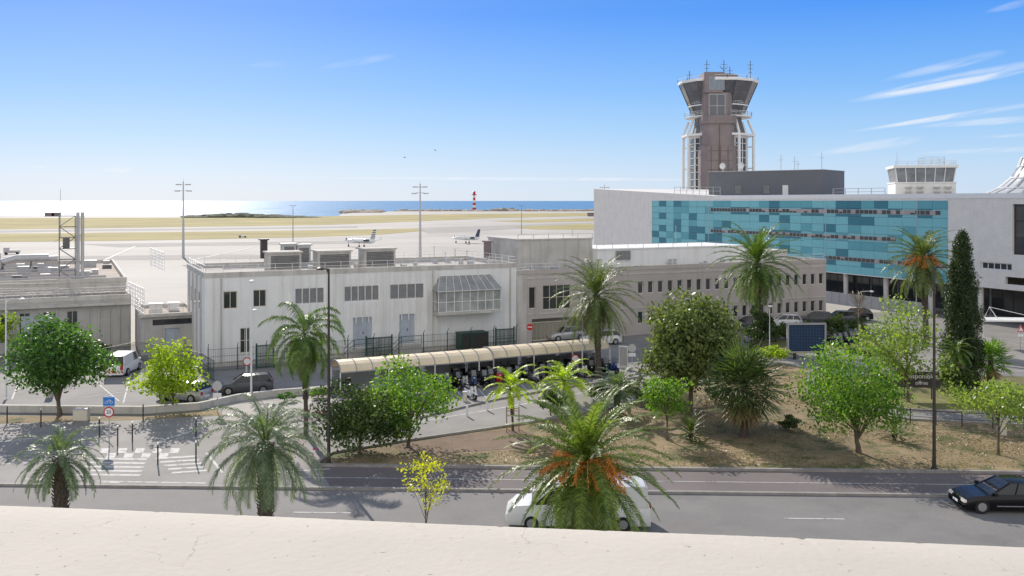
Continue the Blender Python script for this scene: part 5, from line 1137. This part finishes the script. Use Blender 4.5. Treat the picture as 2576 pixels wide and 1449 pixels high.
def palm(label,base,crown,rpx,lm,n=50,nl=26,emin=-55,emax=80,droop=1.3,leaf=.42,w=.05,tr=.2,seed=1,fruit=False,skirt=0,trunkm='palmbark',sag=.25,name='palm_tree',cat='palm tree',bulge=1.3,vee=.35,pw=.85):
    b=G(*base); Y=b.y; o=thing(name,label,cat,b); cz=zat(crown[1],Y); cx=xat(crown[0],Y)-b.x; L_=rpx/F*Y*1.12; r=random.Random(seed)
    c=Vector((cx,0,cz)); mb=MB()
    for i in range(n):
        t=i/(n-1); el=R(emax+(emin-emax)*t**pw); az=i*2.39996+r.uniform(-.2,.2)
        frond(mb,c+Vector((math.cos(az)*tr*.4,math.sin(az)*tr*.4,.1*(1-t)-t*.3)),az,el,L_*r.uniform(.88,1.08)*(1-.12*(t>.8)),droop*(1.05-.4*t)*r.uniform(.85,1.15),leaf*L_/2.5,nl,r,w,vee,sag)
    mb.build('crown',lm,o)
    t=MB(); pts=[];rd_=[]; ns=14
    for i in range(ns+1):
        q=i/ns; pts.append((cx*q**1.5,0,(cz-.1)*q)); rd_.append(tr*(1.25-.35*min(1,q*2))*(1+.06*(i%2)) if q<.9 else tr*bulge)
    t.tube(pts,rd_,10)
    zz=cz*.35
    while zz<cz-.1:
        for k_ in range(7):
            a=k_*.9+zz*7; q=zz/cz; x=cx*q**1.5; rr0=tr*.95; t.tube([(x+rr0*math.cos(a),rr0*math.sin(a),zz),(x+(rr0+.09)*math.cos(a),(rr0+.09)*math.sin(a),zz+.12)],[.05,.02],4)
        zz+=.16
    t.build('trunk',M[trunkm],o)
    if skirt:
        mb=MB()
        for i in range(skirt): az=r.random()*6.28; frond(mb,c+Vector((0,0,-.35)),az,R(r.uniform(-75,-40)),L_*r.uniform(.5,.8),.5,leaf*.8*L_/2.5,int(nl*.6),r,w,.2,.3)
        mb.build('dead_fronds',L['straw'],o)
    if fruit:
        mb=MB()
        for i in range(90):
            az=r.random()*6.28; l=L_*r.uniform(.28,.52); e_=r.uniform(-.2,.9); p0=c+Vector((0,0,-.1)); p1=p0+Vector((math.cos(az)*l*.6,math.sin(az)*l*.6,l*.35*e_)); p2=p0+Vector((math.cos(az)*l,math.sin(az)*l,-l*.35+.2*e_)); mb.tube([p0,p1,p2],[.022,.016,.01],3)
            for k_ in range(12): q=p1.lerp(p2,r.random()); mb.tube([q,q+Vector((r.uniform(-.16,.16),r.uniform(-.16,.16),-r.uniform(.05,.28)))],.013,3)
        mb.build('fruit_stalks',M['orange'],o)
    return o
palm('small grey green feather palm at lower left behind the parapet',(153,1437),(153,1145),112,L['palmgrey'],44,40,-38,78,1.75,.34,.03,.27,1,bulge=1.2)
palm('medium grey green feather palm left of centre behind the parapet',(668,1437),(668,1108),165,L['palmgrey'],58,48,-45,82,1.75,.34,.03,.28,2,bulge=1.25,sag=.5)
palm('largest foreground date palm with orange fruit stalks',(1478,1437),(1474,1158),218,L['palmbig'],84,56,-66,86,1.1,.30,.042,.2,3,fruit=True,bulge=1.5,skirt=3,pw=.95)
palm('drooping queen palm beside the dark lamp pole',(770,1095),(765,835),118,L['palm'],30,42,-60,78,2.0,.50,.055,.13,4,skirt=7,sag=.6,bulge=1.1)
palm('tall date palm in front of the taupe building and scooter shelter',(1505,950),(1500,740),118,L['palmolive'],74,32,-78,84,1.15,.36,.06,.24,5,skirt=12,pw=1.)
palm('tall date palm left of the display board',(1907,872),(1905,660),115,L['palm'],66,32,-66,84,1.15,.36,.08,.3,6,skirt=8,pw=1.)
palm('tall date palm with orange fruit in front of the turquoise building',(2330,870),(2320,650),96,L['palmolive'],62,28,-75,84,1.15,.38,.09,.27,7,fruit=True,pw=1.)
palm('young yellow green palm held by wooden stakes',(1290,1085),(1285,970),72,L['palmlime'],18,26,-15,75,1.6,.55,.07,.07,8,bulge=1.1)
palm('low yellow green palm left of the big foreground palm top',(1420,1010),(1420,955),76,L['palmlime'],24,26,-10,75,1.5,.55,.07,.1,9,bulge=1.1)
palm('short grey green palm behind the big foreground palm',(1553,1045),(1553,975),72,L['palmgrey'],40,26,-40,80,1.2,.45,.06,.2,10)
palm('dark palm between the cypress and the pale tree',(2405,1000),(2405,878),50,L['palm'],34,18,-70,60,1.3,.45,.08,.16,12,skirt=16)
palm('spiky green plant in front of the slim green tree',(1738,1108),(1738,1085),52,L['bush'],50,18,-10,85,.9,.25,.05,.1,13,name='spiky_plant',cat='plant')
palm('spiky grey plant right of the weeping tree',(2250,1108),(2250,1088),44,L['palmolive'],44,16,-5,85,.8,.22,.05,.1,14,name='spiky_plant',cat='plant')
st=thing('tree_stakes','brown wooden stakes around the young yellow green palm','stakes',G(1290,1085))
for x,y in ((-.4,-.3),(.4,-.3),(-.4,.4),(.4,.4)): MB().tube([(x,y,0),(x,y,1.5)],.035,5).build('stake',M['wood'],st)
MB().tube([(-.4,-.3,1.4),(.4,-.3,1.4),(.4,.4,1.4),(-.4,.4,1.4),(-.4,-.3,1.4)],.025,4).build('crossbar',M['wood'],st)
def fanpalm(label,base,crown,rpx,lm,n,seed,skirt):
    b=G(*base); Y=b.y; o=thing('fan_palm',label,'palm tree',b); cz=zat(crown[1],Y); L_=rpx/F*Y; r=random.Random(seed); c=Vector((xat(crown[0],Y)-b.x,0,cz))
    def fan(mb,az,el,l1,l2):
        d_=Vector((math.cos(az)*math.cos(el),math.sin(az)*math.cos(el),math.sin(el))); p=c+d_*l1; S_=Vector((-math.sin(az),math.cos(az),0)); U_=S_.cross(d_); mb.tube([c,p],.02,3); vs=[];fs=[]
        for k_ in range(17):
            a=R(-125+250*k_/16); q=d_*math.cos(a)+S_*math.sin(a); e_=p+q*l2*(.75+.25*math.cos(a))+Vector((0,0,-.3*l2*r.random())); n_=(S_*math.cos(a)-d_*math.sin(a))*.05
            o_=len(vs); m_=p.lerp(e_,.6)+U_*.03; vs+=[p,m_+n_,e_,m_-n_]; fs.append((o_,o_+1,o_+2,o_+3))
        mb.add(vs,fs)
    mb=MB()
    for i in range(n): fan(mb,i*2.4,R(80-120*(i/n)),L_*r.uniform(.35,.6),L_*.55)
    mb.build('crown',lm,o); mb=MB()
    for i in range(skirt): fan(mb,i*2.4,R(-50-35*r.random()),L_*.5,L_*.45)
    mb.build('dead_fronds',L['straw'],o); MB().tube([(0,0,0),(c.x*.5,0,cz*.5),c],[.3,.24,.2],10).build('trunk',M['palmbark'],o)
fanpalm('fan palm with brown skirt of dead fronds right of the magnolia',(1872,1100),(1872,965),115,L['bush'],64,1,22)
fanpalm('small fan palm right of the cypress',(2492,985),(2492,905),60,L['bright'],36,2,4)
